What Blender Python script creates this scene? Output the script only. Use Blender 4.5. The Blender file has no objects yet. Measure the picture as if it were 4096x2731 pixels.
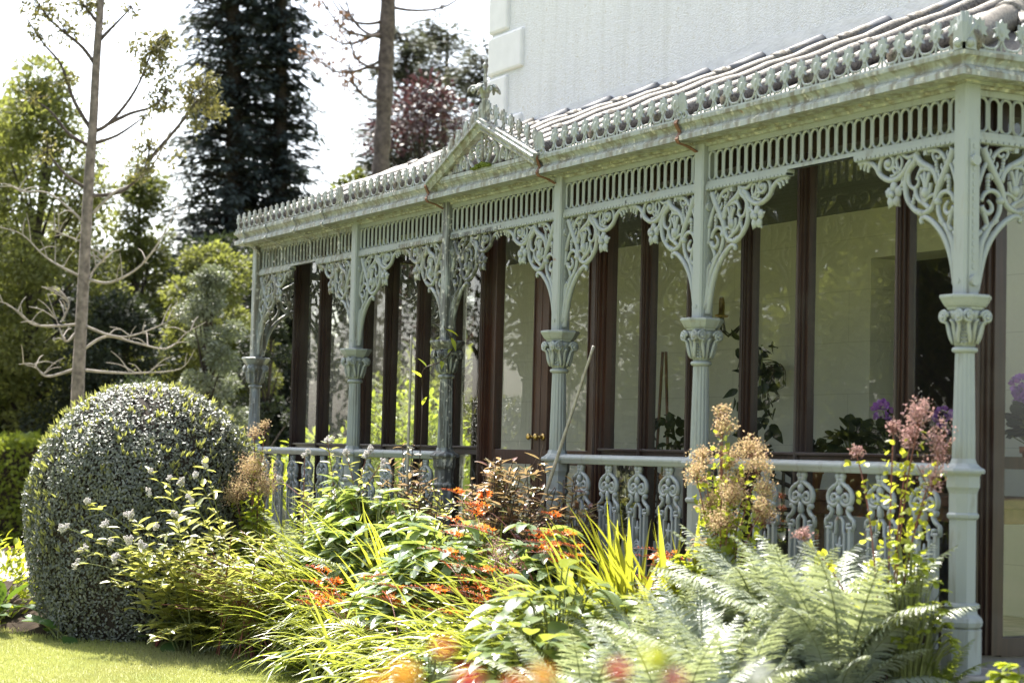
import bpy, math, random
import numpy as np
from mathutils import Vector, Matrix
R = math.radians
PI = math.pi
sc = bpy.context.scene
col = sc.collection
rng = np.random.default_rng(7)
random.seed(7)

# ------------------------------------------------------------------ materials
def nt(name):
    m = bpy.data.materials.new(name); m.use_nodes = True
    t = m.node_tree; t.nodes.clear()
    out = t.nodes.new('ShaderNodeOutputMaterial')
    return m, t, out
def nd(t, kind, **kw):
    n = t.nodes.new(kind)
    for k, v in kw.items():
        if k in n.inputs: n.inputs[k].default_value = v
        else: setattr(n, k, v)
    return n
def c4(c): return (c[0], c[1], c[2], 1.0)
def pos(t, scale=(1, 1, 1)):
    g = t.nodes.new('ShaderNodeNewGeometry')
    mp = t.nodes.new('ShaderNodeMapping'); mp.inputs['Scale'].default_value = scale
    t.links.new(g.outputs['Position'], mp.inputs['Vector'])
    return mp.outputs['Vector']
def noise(t, vec, scale, detail=4.0, rough=.55):
    n = nd(t, 'ShaderNodeTexNoise'); n.inputs['Scale'].default_value = scale
    n.inputs['Detail'].default_value = detail; n.inputs['Roughness'].default_value = rough
    t.links.new(vec, n.inputs['Vector']); return n.outputs['Fac']
def ramp(t, fac, stops):
    r = t.nodes.new('ShaderNodeValToRGB'); e = r.color_ramp.elements
    while len(e) < len(stops): e.new(.5)
    for i, (p, c) in enumerate(stops):
        e[i].position = p; e[i].color = c4(c) if len(c) == 3 else c
    t.links.new(fac, r.inputs['Fac']); return r.outputs['Color']
def mixc(t, a, b, fac, mode='MIX'):
    m = t.nodes.new('ShaderNodeMix'); m.data_type = 'RGBA'; m.blend_type = mode
    for sock, v in ((m.inputs[6], a), (m.inputs[7], b)):
        if isinstance(v, (tuple, list)): sock.default_value = c4(v)
        else: t.links.new(v, sock)
    if isinstance(fac, float): m.inputs[0].default_value = fac
    else: t.links.new(fac, m.inputs[0])
    return m.outputs[2]
def math_(t, op, a, b=None, clamp=False):
    m = t.nodes.new('ShaderNodeMath'); m.operation = op; m.use_clamp = clamp
    for i, v in enumerate((a, b)):
        if v is None: continue
        if isinstance(v, (int, float)): m.inputs[i].default_value = v
        else: t.links.new(v, m.inputs[i])
    return m.outputs[0]
def bump(t, h, strength=.3, dist=.01):
    b = t.nodes.new('ShaderNodeBump'); b.inputs['Strength'].default_value = strength
    b.inputs['Distance'].default_value = dist
    t.links.new(h, b.inputs['Height']); return b.outputs['Normal']
def pbsdf(t, out, color, rough=.5, normal=None, spec=.5, metal=0.0):
    p = t.nodes.new('ShaderNodeBsdfPrincipled')
    if isinstance(color, (tuple, list)): p.inputs['Base Color'].default_value = c4(color)
    else: t.links.new(color, p.inputs['Base Color'])
    if isinstance(rough, (int, float)): p.inputs['Roughness'].default_value = rough
    else: t.links.new(rough, p.inputs['Roughness'])
    p.inputs['Specular IOR Level'].default_value = spec
    p.inputs['Metallic'].default_value = metal
    if normal is not None: t.links.new(normal, p.inputs['Normal'])
    if out is not None: t.links.new(p.outputs[0], out.inputs['Surface'])
    return p
def simple(name, c, rough=.5, var=.25, scale=20., spec=.4, metal=0., bs=.15):
    m, t, out = nt(name); v = pos(t); n = noise(t, v, scale)
    cc = ramp(t, n, [(.25, tuple(x*(1-var) for x in c)), (.75, tuple(min(1, x*(1+var)) for x in c))])
    pbsdf(t, out, cc, rough, bump(t, n, bs, .004), spec, metal); return m

def paint_mat(name, mildew=0.0, weather=0.0):
    m, t, out = nt(name)
    v = pos(t); base = (.282, .308, .310)
    n1 = noise(t, v, 3.0, 6.); n2 = noise(t, pos(t, (14, 14, 2.2)), 1.5, 5.); n3 = noise(t, v, 90., 3.)
    c = mixc(t, base, (.23, .256, .256), n1)
    # green algae film in patches
    c = mixc(t, c, (.27, .27, .19), ramp(t, noise(t, v, 5.5, 5.), [(.56, (0, 0, 0)), (.76, (.35+.35*weather,)*3)]))
    lo = .60-.17*weather-.26*mildew
    grime = ramp(t, n2, [(lo, (0, 0, 0)), (lo+.18, (.45+.4*weather+.4*mildew,)*3)])
    c = mixc(t, c, (.13, .115, .085) if mildew < .5 else (.035, .034, .03), grime)
    if weather > .3:
        c = mixc(t, c, (.48, .47, .43), ramp(t, noise(t, v, 26., 4.), [(.57, (0, 0, 0)), (.66, (.8,)*3)]))
    c = mixc(t, c, (.16, .07, .035), ramp(t, noise(t, v, 11., 4.), [(.70, (0, 0, 0)), (.76, (.8,)*3)]))
    h = math_(t, 'ADD', math_(t, 'MULTIPLY', n3, .5), n2)
    pbsdf(t, out, c, .48, bump(t, h, .22, .003), .4)
    return m
def wood_mat(name, a=(.042, .020, .014), b=(.015, .009, .007), red=False):
    m, t, out = nt(name)
    n = noise(t, pos(t, (60, 60, 2.5)), 1.0, 6., .6); n2 = noise(t, pos(t), 2.5, 4.)
    c = ramp(t, n, [(.3, b), (.7, a)])
    c = mixc(t, c, (.07, .058, .052), ramp(t, n2, [(.5, (0, 0, 0)), (.75, (.5,)*3)]))
    pbsdf(t, out, c, ramp(t, n2, [(.3, (.3,)*3), (.7, (.5,)*3)]), bump(t, n, .25, .002), .45); return m
def leaf_mat(name, a, b, trans, tf=.42, rough=.42, spec=.5):
    """a, b: two colours mixed leaf by leaf; trans: colour of light that passes through"""
    m, t, out = nt(name)
    at = t.nodes.new('ShaderNodeAttribute'); at.attribute_name = 'tint'
    cc = mixc(t, a, b, at.outputs['Fac'])
    tc = mixc(t, trans, tuple(x*.6 for x in trans), at.outputs['Fac'])
    p = pbsdf(t, None, cc, rough, None, spec)
    tr = t.nodes.new('ShaderNodeBsdfTranslucent'); t.links.new(tc, tr.inputs['Color'])
    mx = t.nodes.new('ShaderNodeMixShader'); mx.inputs[0].default_value = tf
    t.links.new(p.outputs[0], mx.inputs[1]); t.links.new(tr.outputs[0], mx.inputs[2])
    t.links.new(mx.outputs[0], out.inputs['Surface'])
    return m

M = {}
M['paint'] = paint_mat('sage paint', 0, .26)
M['paint_old'] = paint_mat('weathered sage paint', 0, 1.0)
M['paint_black'] = paint_mat('mildewed sage paint', .66, .4)
M['wood'] = wood_mat('dark stained timber')
M['wood_red'] = wood_mat('red brown door timber', (.062, .022, .012), (.022, .010, .007))
M['rust'] = simple('rusty iron', (.12, .055, .032), .75, .5, 40.)
M['brass'] = simple('brass', (.5, .34, .12), .35, .2, 30., .5, .9)
M['iron'] = simple('black iron', (.02, .02, .02), .5, .3, 30.)
M['stone'] = simple('grey stone', (.22, .21, .20), .85, .35, 9., .3, 0., .6)
M['lead'] = simple('lead flashing', (.11, .115, .13), .6, .25, 14.)
M['cane'] = simple('bamboo cane', (.28, .26, .235), .5, .3, 30.)
M['wicker'] = simple('wicker', (.07, .055, .045), .6, .5, 60.)
M['pot'] = simple('terracotta', (.30, .13, .07), .7, .25, 25.)
M['cushion'] = simple('dark cushion cloth', (.035, .04, .055), .9, .3, 40.)
M['table'] = simple('table timber', (.12, .055, .03), .5, .4, 14.)
M['moss'] = simple('moss', (.10, .13, .02), .95, .5, 60., .2, 0., .8)
M['bark_pale'] = simple('pale bark', (.16, .135, .122), .85, .6, 14., .2, 0., .5)
M['bark_grey'] = simple('silver dead bark', (.26, .23, .20), .8, .35, 14., .2, 0., .4)
M['bark_brown'] = simple('brown bark', (.075, .06, .054), .9, .6, 12., .2, 0., .8)
M['bark_dark'] = simple('dark bark', (.035, .028, .022), .9, .4, 9., .2, 0., .6)
M['stem'] = simple('green stem', (.14, .16, .05), .6, .3, 40.)
M['stem_red'] = simple('red stem', (.16, .055, .04), .55, .3, 40.)
M['stem_brown'] = simple('brown stem', (.06, .04, .03), .7, .3, 40.)

# roughcast wall
m, t, out = nt('white roughcast render'); v = pos(t)
vo = nd(t, 'ShaderNodeTexVoronoi'); vo.inputs['Scale'].default_value = 75.; t.links.new(v, vo.inputs['Vector'])
nn = noise(t, v, 70., 5., .7)
h = math_(t, 'ADD', math_(t, 'MULTIPLY', vo.outputs['Distance'], .7), nn)
c = ramp(t, noise(t, v, 34., 6., .7), [(.30, (.50, .43, .31)), (.40, (.64, .64, .635)), (.6, (.70, .71, .73))])
c = mixc(t, c, (.50, .50, .47), ramp(t, noise(t, pos(t, (9, 9, .5)), 1.0, 6., .65), [(.48, (0, 0, 0)), (.75, (.6,)*3)]))
c = mixc(t, c, (.57, .58, .60), ramp(t, noise(t, v, 1.4, 5.), [(.4, (0, 0, 0)), (.75, (.6,)*3)]))
pbsdf(t, out, c, .9, bump(t, h, .55, .014), .2); M['roughcast'] = m
M['quoin'] = simple('smooth white stone', (.66, .66, .665), .8, .06, 6., .3, 0., .12)
m, t, out = nt('mortar band'); v = pos(t); n = noise(t, pos(t, (1, 1, 2)), 7., 6., .65)
c = ramp(t, n, [(.3, (.54, .545, .56)), (.7, (.66, .665, .68))]); pbsdf(t, out, c, .85, bump(t, n, .6, .02), .2); M['mortar'] = m
# interior painted block wall with joints
m, t, out = nt('cream painted block wall')
g = t.nodes.new('ShaderNodeNewGeometry'); sx = t.nodes.new('ShaderNodeSeparateXYZ'); t.links.new(g.outputs['Position'], sx.inputs[0])
cb = t.nodes.new('ShaderNodeCombineXYZ'); t.links.new(sx.outputs[0], cb.inputs[0]); t.links.new(sx.outputs[2], cb.inputs[1])
br = nd(t, 'ShaderNodeTexBrick'); br.inputs['Scale'].default_value = 1.0; br.inputs['Brick Width'].default_value = .95
br.inputs['Row Height'].default_value = .36; br.inputs['Mortar Size'].default_value = .003
br.inputs['Color1'].default_value = (.66, .65, .58, 1); br.inputs['Color2'].default_value = (.655, .64, .57, 1); br.inputs['Mortar'].default_value = (.52, .51, .45, 1)
t.links.new(cb.outputs[0], br.inputs['Vector'])
pbsdf(t, out, br.outputs['Color'], .6, bump(t, noise(t, pos(t), 40.), .25, .004), .3); M['blockwall'] = m
# ceiling boards (joints run along X)
m, t, out = nt('tongue and groove ceiling')
g = t.nodes.new('ShaderNodeNewGeometry'); sx = t.nodes.new('ShaderNodeSeparateXYZ'); t.links.new(g.outputs['Position'], sx.inputs[0])
fr = math_(t, 'FRACT', math_(t, 'MULTIPLY', sx.outputs[1], 11.))
c = ramp(t, fr, [(0., (.03, .03, .025)), (.09, (.03, .03, .025)), (.13, (.085, .088, .078)), (1., (.075, .078, .07))])
pbsdf(t, out, c, .5, None, .4); M['ceiling'] = m
# glass
m, t, out = nt('window glass')
lw = t.nodes.new('ShaderNodeLayerWeight'); lw.inputs['Blend'].default_value = .5
fac = math_(t, 'ADD', math_(t, 'MULTIPLY', math_(t, 'POWER', lw.outputs['Facing'], 4.0), .9), .085, True)
tr = nd(t, 'ShaderNodeBsdfTransparent'); tr.inputs[0].default_value = (.88, .90, .86, 1)
gl = nd(t, 'ShaderNodeBsdfGlossy'); gl.inputs['Roughness'].default_value = 0.0
t.links.new(bump(t, noise(t, pos(t), 2.2, 2.), .02, .01), gl.inputs['Normal'])
mx = t.nodes.new('ShaderNodeMixShader'); t.links.new(fac, mx.inputs[0]); t.links.new(tr.outputs[0], mx.inputs[1]); t.links.new(gl.outputs[0], mx.inputs[2])
df = nd(t, 'ShaderNodeBsdfTranslucent'); df.inputs[0].default_value = (.8, .82, .8, 1)
mx2 = t.nodes.new('ShaderNodeMixShader'); t.links.new(mx.outputs[0], mx2.inputs[1]); t.links.new(df.outputs[0], mx2.inputs[2])
dn = ramp(t, noise(t, pos(t), 60., 5., .8), [(.45, (.012,)*3), (.75, (.05,)*3)]); t.links.new(dn, mx2.inputs[0])
t.links.new(mx2.outputs[0], out.inputs['Surface']); M['glass'] = m
# roof: weathered stone-coloured sheet and rolls
def roof_mat(name, a, b, d):
    m, t, out = nt(name); n = noise(t, pos(t), 9., 8., .7); n2 = noise(t, pos(t), 60., 6., .75)
    c = ramp(t, n, [(.3, b), (.65, a)])
    c = mixc(t, c, d, ramp(t, n2, [(.46, (0, 0, 0)), (.60, (.9,)*3)]))
    pbsdf(t, out, c, .55, bump(t, n2, .5, .006), .4); return m
M['roll'] = roof_mat('lichened roof roll', (.20, .18, .155), (.11, .095, .08), (.028, .026, .024))
M['sheet'] = roof_mat('pale roof sheet', (.19, .17, .15), (.11, .095, .085), (.04, .035, .03))
# ground
m, t, out = nt('lawn turf'); v = pos(t); n = noise(t, v, 2.2, 6.); n2 = noise(t, v, 90., 4., .8)
c = mixc(t, ramp(t, n, [(.3, (.22, .27, .085)), (.7, (.42, .40, .21))]), (.13, .16, .05), ramp(t, n2, [(.35, (.8,)*3), (.6, (0, 0, 0))]))
pbsdf(t, out, c, .8, bump(t, n2, .6, .02), .2); M['turf'] = m
M['soil'] = simple('dark soil', (.035, .026, .018), .95, .6, 12., .1, 0., 1.)
M['gravel'] = simple('pale gravel', (.36, .33, .31), .9, .4, 60., .2, 0., 1.)

# foliage
LM = {
 'hedge': leaf_mat('grey green glossy leaf', (.085, .10, .072), (.165, .178, .135), (.22, .26, .10), .22, .38, .75),
 'hedge_tip': leaf_mat('young hedge leaf', (.24, .27, .10), (.30, .29, .14), (.5, .52, .12), .4, .4),
 'persic': leaf_mat('yellowing lance leaf', (.17, .225, .075), (.27, .255, .085), (.62, .62, .14), .46, .36, .7),
 'white': leaf_mat('white floret', (.85, .84, .82), (.80, .74, .72), (.85, .82, .8), .45, .6, .3),
 'blade': leaf_mat('grassy blade', (.11, .16, .04), (.18, .21, .06), (.50, .55, .07), .45, .32, .85),
 'bladey': leaf_mat('sword leaf', (.20, .25, .03), (.26, .26, .04), (.72, .74, .06), .52, .4, .5),
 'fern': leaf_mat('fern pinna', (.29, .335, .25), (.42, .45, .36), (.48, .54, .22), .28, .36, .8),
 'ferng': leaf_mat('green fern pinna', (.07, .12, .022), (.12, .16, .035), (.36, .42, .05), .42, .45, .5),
 'helle': leaf_mat('leathery serrated leaf', (.14, .215, .115), (.21, .275, .16), (.46, .56, .10), .38, .32, .85),
 'broad': leaf_mat('broad veined leaf', (.10, .155, .065), (.15, .20, .085), (.44, .50, .07), .36, .28, .9),
 'berg': leaf_mat('leathery round leaf', (.035, .085, .02), (.055, .11, .028), (.20, .32, .03), .3, .42, .4),
 'purple': leaf_mat('purple lance leaf', (.17, .06, .085), (.20, .26, .09), (.50, .34, .16), .40, .32, .9),
 'lime': leaf_mat('lime lobed leaf', (.19, .26, .03), (.26, .29, .05), (.58, .64, .05), .5, .45, .4),
 'thal': leaf_mat('pinkish seed head', (.52, .33, .26), (.46, .44, .17), (.70, .52, .30), .45, .7, .2),
 'thalp': leaf_mat('mauve pink seed head', (.40, .23, .26), (.34, .26, .18), (.5, .30, .28), .45, .7, .2),
 'orange': leaf_mat('orange petal', (.90, .27, .035), (.88, .18, .03), (.95, .35, .05), .4, .4, .4),
 'redbud': leaf_mat('red bud', (.60, .10, .04), (.70, .24, .09), (.6, .15, .05), .2, .45, .4),
 'maroon': leaf_mat('maroon berry', (.12, .018, .02), (.22, .06, .05), (.2, .03, .03), .1, .4, .5),
 'grass': leaf_mat('mown grass', (.29, .33, .10), (.44, .42, .21), (.56, .58, .18), .4, .5, .3),
 'tree_y': leaf_mat('yellow green tree leaf', (.07, .085, .03), (.12, .125, .045), (.32, .35, .07), .42, .55, .25),
 'tree_g': leaf_mat('mid green tree leaf', (.05, .062, .022), (.085, .095, .03), (.22, .25, .04), .36, .55, .25),
 'tree_d': leaf_mat('dark evergreen leaf', (.018, .026, .016), (.034, .04, .024), (.05, .07, .02), .25, .55, .25),
 'conifer': leaf_mat('dark conifer spray', (.034, .046, .042), (.062, .076, .066), (.06, .08, .05), .22, .6, .25),
 'pine': leaf_mat('grey green needle spray', (.05, .058, .048), (.085, .088, .066), (.12, .13, .07), .3, .6, .4),
 'silver': leaf_mat('silvery leaf', (.10, .12, .08), (.17, .19, .13), (.20, .23, .11), .35, .5, .5),
 'copper': leaf_mat('copper beech leaf', (.042, .024, .026), (.06, .034, .034), (.09, .036, .04), .3, .45, .5),
 'euca': leaf_mat('olive sparse leaf', (.07, .075, .03), (.13, .12, .045), (.26, .24, .06), .35, .5, .5),
 'brown': leaf_mat('brown withered spray', (.12, .07, .04), (.17, .10, .06), (.2, .1, .05), .3, .7, .2),
 'bright': leaf_mat('sunlit garden leaf', (.14, .20, .03), (.22, .25, .045), (.52, .60, .06), .5, .45, .4),
 'pot_leaf': leaf_mat('house plant leaf', (.012, .022, .010), (.022, .034, .014), (.05, .07, .015), .25, .5, .3),
 'violet': leaf_mat('violet petal', (.34, .10, .50), (.42, .18, .58), (.4, .15, .55), .4, .5, .3),
 'rose_o': leaf_mat('orange pink petal', (.80, .25, .10), (.72, .16, .10), (.8, .3, .12), .4, .5, .3),
 'rose_r': leaf_mat('deep pink red petal', (.62, .07, .07), (.5, .05, .07), (.6, .1, .1), .4, .5, .3),
 'rose_y': leaf_mat('yellow orange petal', (.85, .48, .08), (.8, .3, .06), (.85, .5, .1), .4, .5, .3),
 'rose_w': leaf_mat('white petal', (.72, .72, .74), (.66, .66, .66), (.75, .75, .75), .4, .5, .3),
}

# ------------------------------------------------------------------ objects
def tag(o, label=None, cat=None, group=None, kind=None):
    if label: o['label'] = label
    if cat: o['category'] = cat
    if group: o['group'] = group
    if kind: o['kind'] = kind
    return o
def thing(name, label, cat, loc=(0, 0, 0), rz=0, group=None):
    o = bpy.data.objects.new(name, None); col.objects.link(o)
    o.location = loc; o.rotation_euler = (0, 0, rz); o.empty_display_size = .2
    return tag(o, label, cat, group)
def O(name, mesh, parent=None, loc=(0, 0, 0), rot=(0, 0, 0), s=1.0, bev=0):
    o = bpy.data.objects.new(name, mesh); col.objects.link(o)
    o.location = loc; o.rotation_euler = rot
    o.scale = (s, s, s) if isinstance(s, (int, float)) else s
    if parent: o.parent = parent
    if bev:
        b = o.modifiers.new('bevel', 'BEVEL'); b.width = bev; b.segments = 2; b.limit_method = 'ANGLE'; b.angle_limit = R(40)
    return o
def copy_tree(o, parent=None):
    c = o.copy(); col.objects.link(c)
    if parent: c.parent = parent
    for ch in list(o.children): copy_tree(ch, c)
    return c

class MB:
    """collects shapes, then makes ONE mesh"""
    def __init__(s, smooth=True): s.v = []; s.f = []; s.mi = []; s.sm = []; s.smooth = smooth
    def add(s, vs, fs, mi=0, smooth=None):
        b = len(s.v); s.v += [tuple(v) for v in vs]
        for f in fs:
            s.f.append(tuple(i+b for i in f)); s.mi.append(mi); s.sm.append(s.smooth if smooth is None else smooth)
        return s
    def box(s, x0, x1, y0, y1, z0, z1, mi=0):
        vs = [(x, y, z) for z in (z0, z1) for y in (y0, y1) for x in (x0, x1)]
        return s.add(vs, [(0, 2, 3, 1), (4, 5, 7, 6), (0, 1, 5, 4), (2, 6, 7, 3), (0, 4, 6, 2), (1, 3, 7, 5)], mi, False)
    def tube(s, pts, rad, n=8, mi=0, flat=1.0, closed=False, cap=True, up=(0, 1, 0)):
        pts = [Vector(p) for p in pts]; k = len(pts); up = Vector(up); vs = []; fs = []
        for i, p in enumerate(pts):
            a = pts[(i-1) % k] if closed else pts[max(i-1, 0)]; b = pts[(i+1) % k] if closed else pts[min(i+1, k-1)]
            d = (b-a); d = d.normalized() if d.length > 1e-9 else Vector((0, 0, 1))
            u = up if abs(d.dot(up)) < .95 else Vector((1, 0, 0))
            w = d.cross(u).normalized(); q = w.cross(d).normalized()
            r = rad[i] if isinstance(rad, (list, tuple)) else rad
            for j in range(n):
                th = 2*PI*j/n
                vs.append(p + w*(r*math.cos(th)) + q*(r*flat*math.sin(th)))
        for i in range(k if closed else k-1):
            i2 = (i+1) % k
            for j in range(n):
                fs.append((i*n+j, i*n+(j+1) % n, i2*n+(j+1) % n, i2*n+j))
        if cap and not closed:
            fs.append(tuple(reversed(range(n)))); fs.append(tuple(range((k-1)*n, k*n)))
        return s.add(vs, fs, mi)
    def lathe(s, prof, n=24, c=(0, 0), mi=0, phase=0, fn=None, smooth=None):
        vs = []; fs = []
        for r, z in prof:
            for j in range(n):
                th = 2*PI*j/n+phase; rr = r*(fn(th, z) if fn else 1)
                vs.append((c[0]+rr*math.cos(th), c[1]+rr*math.sin(th), z))
        k = len(prof)
        for i in range(k-1):
            for j in range(n): fs.append((i*n+j, i*n+(j+1) % n, (i+1)*n+(j+1) % n, (i+1)*n+j))
        fs.append(tuple(reversed(range(n)))); fs.append(tuple(range((k-1)*n, k*n)))
        return s.add(vs, fs, mi, smooth)
    def sweep(s, prof, path, mi=0, smooth=False):
        """prof: (out, z) pairs; path: xy points with outward unit vectors scaled for mitres"""
        k = len(prof); vs = []; fs = []
        for (x, y, ox, oy) in path:
            for (o, z) in prof: vs.append((x+ox*o, y+oy*o, z))
        for i in range(len(path)-1):
            for j in range(k-1): fs.append((i*k+j, (i+1)*k+j, (i+1)*k+j+1, i*k+j+1))
        return s.add(vs, fs, mi, smooth)
    def prism(s, poly, y0, y1, mi=0):
        """poly in xz, extruded along y"""
        n = len(poly); vs = [(x, y0, z) for x, z in poly]+[(x, y1, z) for x, z in poly]
        fs = [tuple(range(n)), tuple(reversed(range(n, 2*n)))]+[(i, i+n, (i+1) % n+n, (i+1) % n) for i in range(n)]
        return s.add(vs, fs, mi, False)
    def ball(s, c, r, mi=0, n=8, sq=(1, 1, 1)):
        pr = [(max(.02, math.sin(PI*i/n))*r, -math.cos(PI*i/n)*r) for i in range(n+1)]
        vs = []; fs = []; m = n+2
        for rr, z in pr:
            for j in range(m):
                th = 2*PI*j/m; vs.append((c[0]+rr*math.cos(th)*sq[0], c[1]+rr*math.sin(th)*sq[1], c[2]+z*sq[2]))
        for i in range(n):
            for j in range(m): fs.append((i*m+j, i*m+(j+1) % m, (i+1)*m+(j+1) % m, (i+1)*m+j))
        return s.add(vs, fs, mi)
    def mesh(s, name, mats, fix=True):
        me = bpy.data.meshes.new(name); me.from_pydata(s.v, [], s.f)
        for m in (mats if isinstance(mats, (list, tuple)) else [mats]): me.materials.append(M[m] if isinstance(m, str) else m)
        me.polygons.foreach_set('material_index', s.mi); me.polygons.foreach_set('use_smooth', s.sm)
        if fix:
            import bmesh
            bm = bmesh.new(); bm.from_mesh(me); bmesh.ops.recalc_face_normals(bm, faces=bm.faces[:]); bm.to_mesh(me); bm.free()
        me.update(); return me

def smoothline(pts, sub=4):
    """Catmull-Rom through 2-D/3-D points"""
    P = [np.array(p, float) for p in pts]; out = []
    for i in range(len(P)-1):
        p0 = P[max(i-1, 0)]; p1 = P[i]; p2 = P[i+1]; p3 = P[min(i+2, len(P)-1)]
        for k in range(sub):
            u = k/sub
            out.append(.5*((2*p1)+(-p0+p2)*u+(2*p0-5*p1+4*p2-p3)*u*u+(-p0+3*p1-3*p2+p3)*u**3))
    out.append(P[-1]); return out

# ------------------------------------------------------------------ foliage tools
def unit(a): return a/np.maximum(np.linalg.norm(a, axis=-1, keepdims=True), 1e-9)
class FM:
    """numpy foliage mesh: quads only, a per-point tint, several materials"""
    def __init__(s): s.V = []; s.F = []; s.T = []; s.MI = []; s.n = 0
    def add(s, V, F, mi=0, tint=None):
        V = V.reshape(-1, 3); s.V.append(V); s.F.append(F+s.n); s.n += len(V)
        s.T.append(np.full(len(V), .5) if tint is None else tint); s.MI.append(np.full(len(F), mi))
    def leaves(s, P, D, N, L, W, prof, bend=.3, fold=.15, mi=0, tint=None):
        n = len(P)
        if n == 0: return
        L = np.broadcast_to(np.asarray(L, float), (n,)); W = np.broadcast_to(np.asarray(W, float), (n,))
        b = np.broadcast_to(np.asarray(bend, float), (n,)); b = np.where(np.abs(b) < 1e-2, 1e-2, b)
        D = unit(np.asarray(D, float)); S = unit(np.cross(D, N)); N = np.cross(S, D)
        prof = np.asarray(prof, float); k = len(prof); t = np.linspace(0, 1, k)
        bt = b[:, None]*t
        cx = (L/b)[:, None]*np.sin(bt); cy = -(L/b)[:, None]*(1-np.cos(bt))
        C = P[:, None, :]+D[:, None, :]*cx[..., None]+N[:, None, :]*cy[..., None]
        NN = N[:, None, :]*np.cos(bt)[..., None]+D[:, None, :]*np.sin(bt)[..., None]
        w = (W[:, None]*prof*.5)[..., None]
        Lf = C-S[:, None, :]*w+NN*w*fold; Rt = C+S[:, None, :]*w+NN*w*fold
        V = np.stack([Lf, C-NN*w*fold, Rt], axis=2)
        base = (np.arange(n)*k*3)[:, None, None]; i = np.arange(k-1)[None, :, None]*3; j = np.arange(2)[None, None, :]
        a = base+i+j; F = np.stack([a, a+1, a+4, a+3], axis=-1).reshape(-1, 4)
        tt = rng.random(n) if tint is None else np.broadcast_to(tint, (n,))
        s.add(V, F, mi, np.repeat(tt, k*3))
    def cards(s, P, D, N, L, W, mi=0, tint=None):
        n = len(P); L = np.broadcast_to(np.asarray(L, float), (n,))[:, None]; W = np.broadcast_to(np.asarray(W, float), (n,))[:, None]
        D = unit(D); S = unit(np.cross(D, N))
        Nn = np.cross(S, D)
        V = np.stack([P, P+D*L*.45+S*W*.5+Nn*W*.12, P+D*L, P+D*L*.45-S*W*.5+Nn*W*.12], axis=1)
        F = (np.arange(n)*4)[:, None]+np.arange(4)[None, :]
        tt = rng.random(n) if tint is None else np.broadcast_to(tint, (n,))
        s.add(V, F, mi, np.repeat(tt, 4))
    def blobs(s, P, r, mi=0, tint=None):
        n = len(P); r = np.broadcast_to(np.asarray(r, float), (n,))
        cu = np.array([(x, y, z) for z in (-1, 1) for y in (-1, 1) for x in (-1, 1)], float)/1.732
        V = P[:, None, :]+cu[None]*r[:, None, None]
        q = np.array([(0, 2, 3, 1), (4, 5, 7, 6), (0, 1, 5, 4), (2, 6, 7, 3), (0, 4, 6, 2), (1, 3, 7, 5)])
        F = ((np.arange(n)*8)[:, None, None]+q[None]).reshape(-1, 4)
        tt = rng.random(n) if tint is None else np.broadcast_to(tint, (n,))
        s.add(V, F, mi, np.repeat(tt, 8))
    def tubes(s, PL, rad, ns=4, mi=0):
        """PL (n,k,3); rad (n,k) or (k,)"""
        PL = np.asarray(PL, float); n, k = PL.shape[:2]; rad = np.broadcast_to(rad, (n, k))
        T = unit(np.gradient(PL, axis=1)); ref = np.where(np.abs(T[..., 2:3]) > .9, np.array([1., 0, 0]), np.array([0, 0, 1.]))
        A = unit(np.cross(T, ref)); B = np.cross(T, A); th = 2*PI*np.arange(ns)/ns
        V = PL[:, :, None, :]+rad[..., None, None]*(A[:, :, None, :]*np.cos(th)[None, None, :, None]+B[:, :, None, :]*np.sin(th)[None, None, :, None])
        base = (np.arange(n)*k*ns)[:, None, None]; i = np.arange(k-1)[None, :, None]*ns; j = np.arange(ns)[None, None, :]; j2 = (j+1) % ns
        F = np.stack([base+i+j, base+i+j2, base+i+ns+j2, base+i+ns+j], axis=-1).reshape(-1, 4)
        s.add(V, F, mi)
    def mesh(s, name, mats):
        V = np.concatenate(s.V).astype(np.float32); F = np.concatenate(s.F).astype(np.int32)
        me = bpy.data.meshes.new(name); me.vertices.add(len(V)); me.vertices.foreach_set('co', V.ravel())
        me.loops.add(F.size); me.loops.foreach_set('vertex_index', F.ravel())
        me.polygons.add(len(F)); me.polygons.foreach_set('loop_start', np.arange(0, F.size, 4, dtype=np.int32))
        me.polygons.foreach_set('loop_total', np.full(len(F), 4, dtype=np.int32))
        for m in (mats if isinstance(mats, (list, tuple)) else [mats]):
            me.materials.append((LM[m] if m in LM else M[m]) if isinstance(m, str) else m)
        me.polygons.foreach_set('material_index', np.concatenate(s.MI).astype(np.int32))
        me.polygons.foreach_set('use_smooth', np.ones(len(F), dtype=bool))
        at = me.attributes.new('tint', 'FLOAT', 'POINT'); at.data.foreach_set('value', np.concatenate(s.T).astype(np.float32))
        me.update(); me.validate(); return me
def U(a, b, n=None): return rng.uniform(a, b, n)
def azel(az, el): return np.stack([np.cos(az)*np.cos(el), np.sin(az)*np.cos(el), np.sin(el)], axis=-1)
def rdir(n): return unit(rng.normal(size=(n, 3)))
def arcs(P, az, el, L, bend, k):
    """polylines that start at P in direction (az, el) and bend down by the angle bend"""
    n = len(P); D = azel(az, el); N = azel(az, el+PI/2)
    b = np.broadcast_to(np.asarray(bend, float), (n,)); b = np.where(np.abs(b) < 1e-2, 1e-2, b); t = np.linspace(0, 1, k); bt = b[:, None]*t
    L = np.broadcast_to(np.asarray(L, float), (n,))
    X = (L/b)[:, None]*np.sin(bt); Y = -(L/b)[:, None]*(1-np.cos(bt))
    PL = P[:, None, :]+D[:, None, :]*X[..., None]+N[:, None, :]*Y[..., None]
    T = D[:, None, :]*np.cos(bt)[..., None]-N[:, None, :]*np.sin(bt)[..., None]
    return PL, T
LANCE = [.12, .75, 1., .85, .5, .08]
OVAL = [.15, .8, 1., .8, .12]
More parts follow.
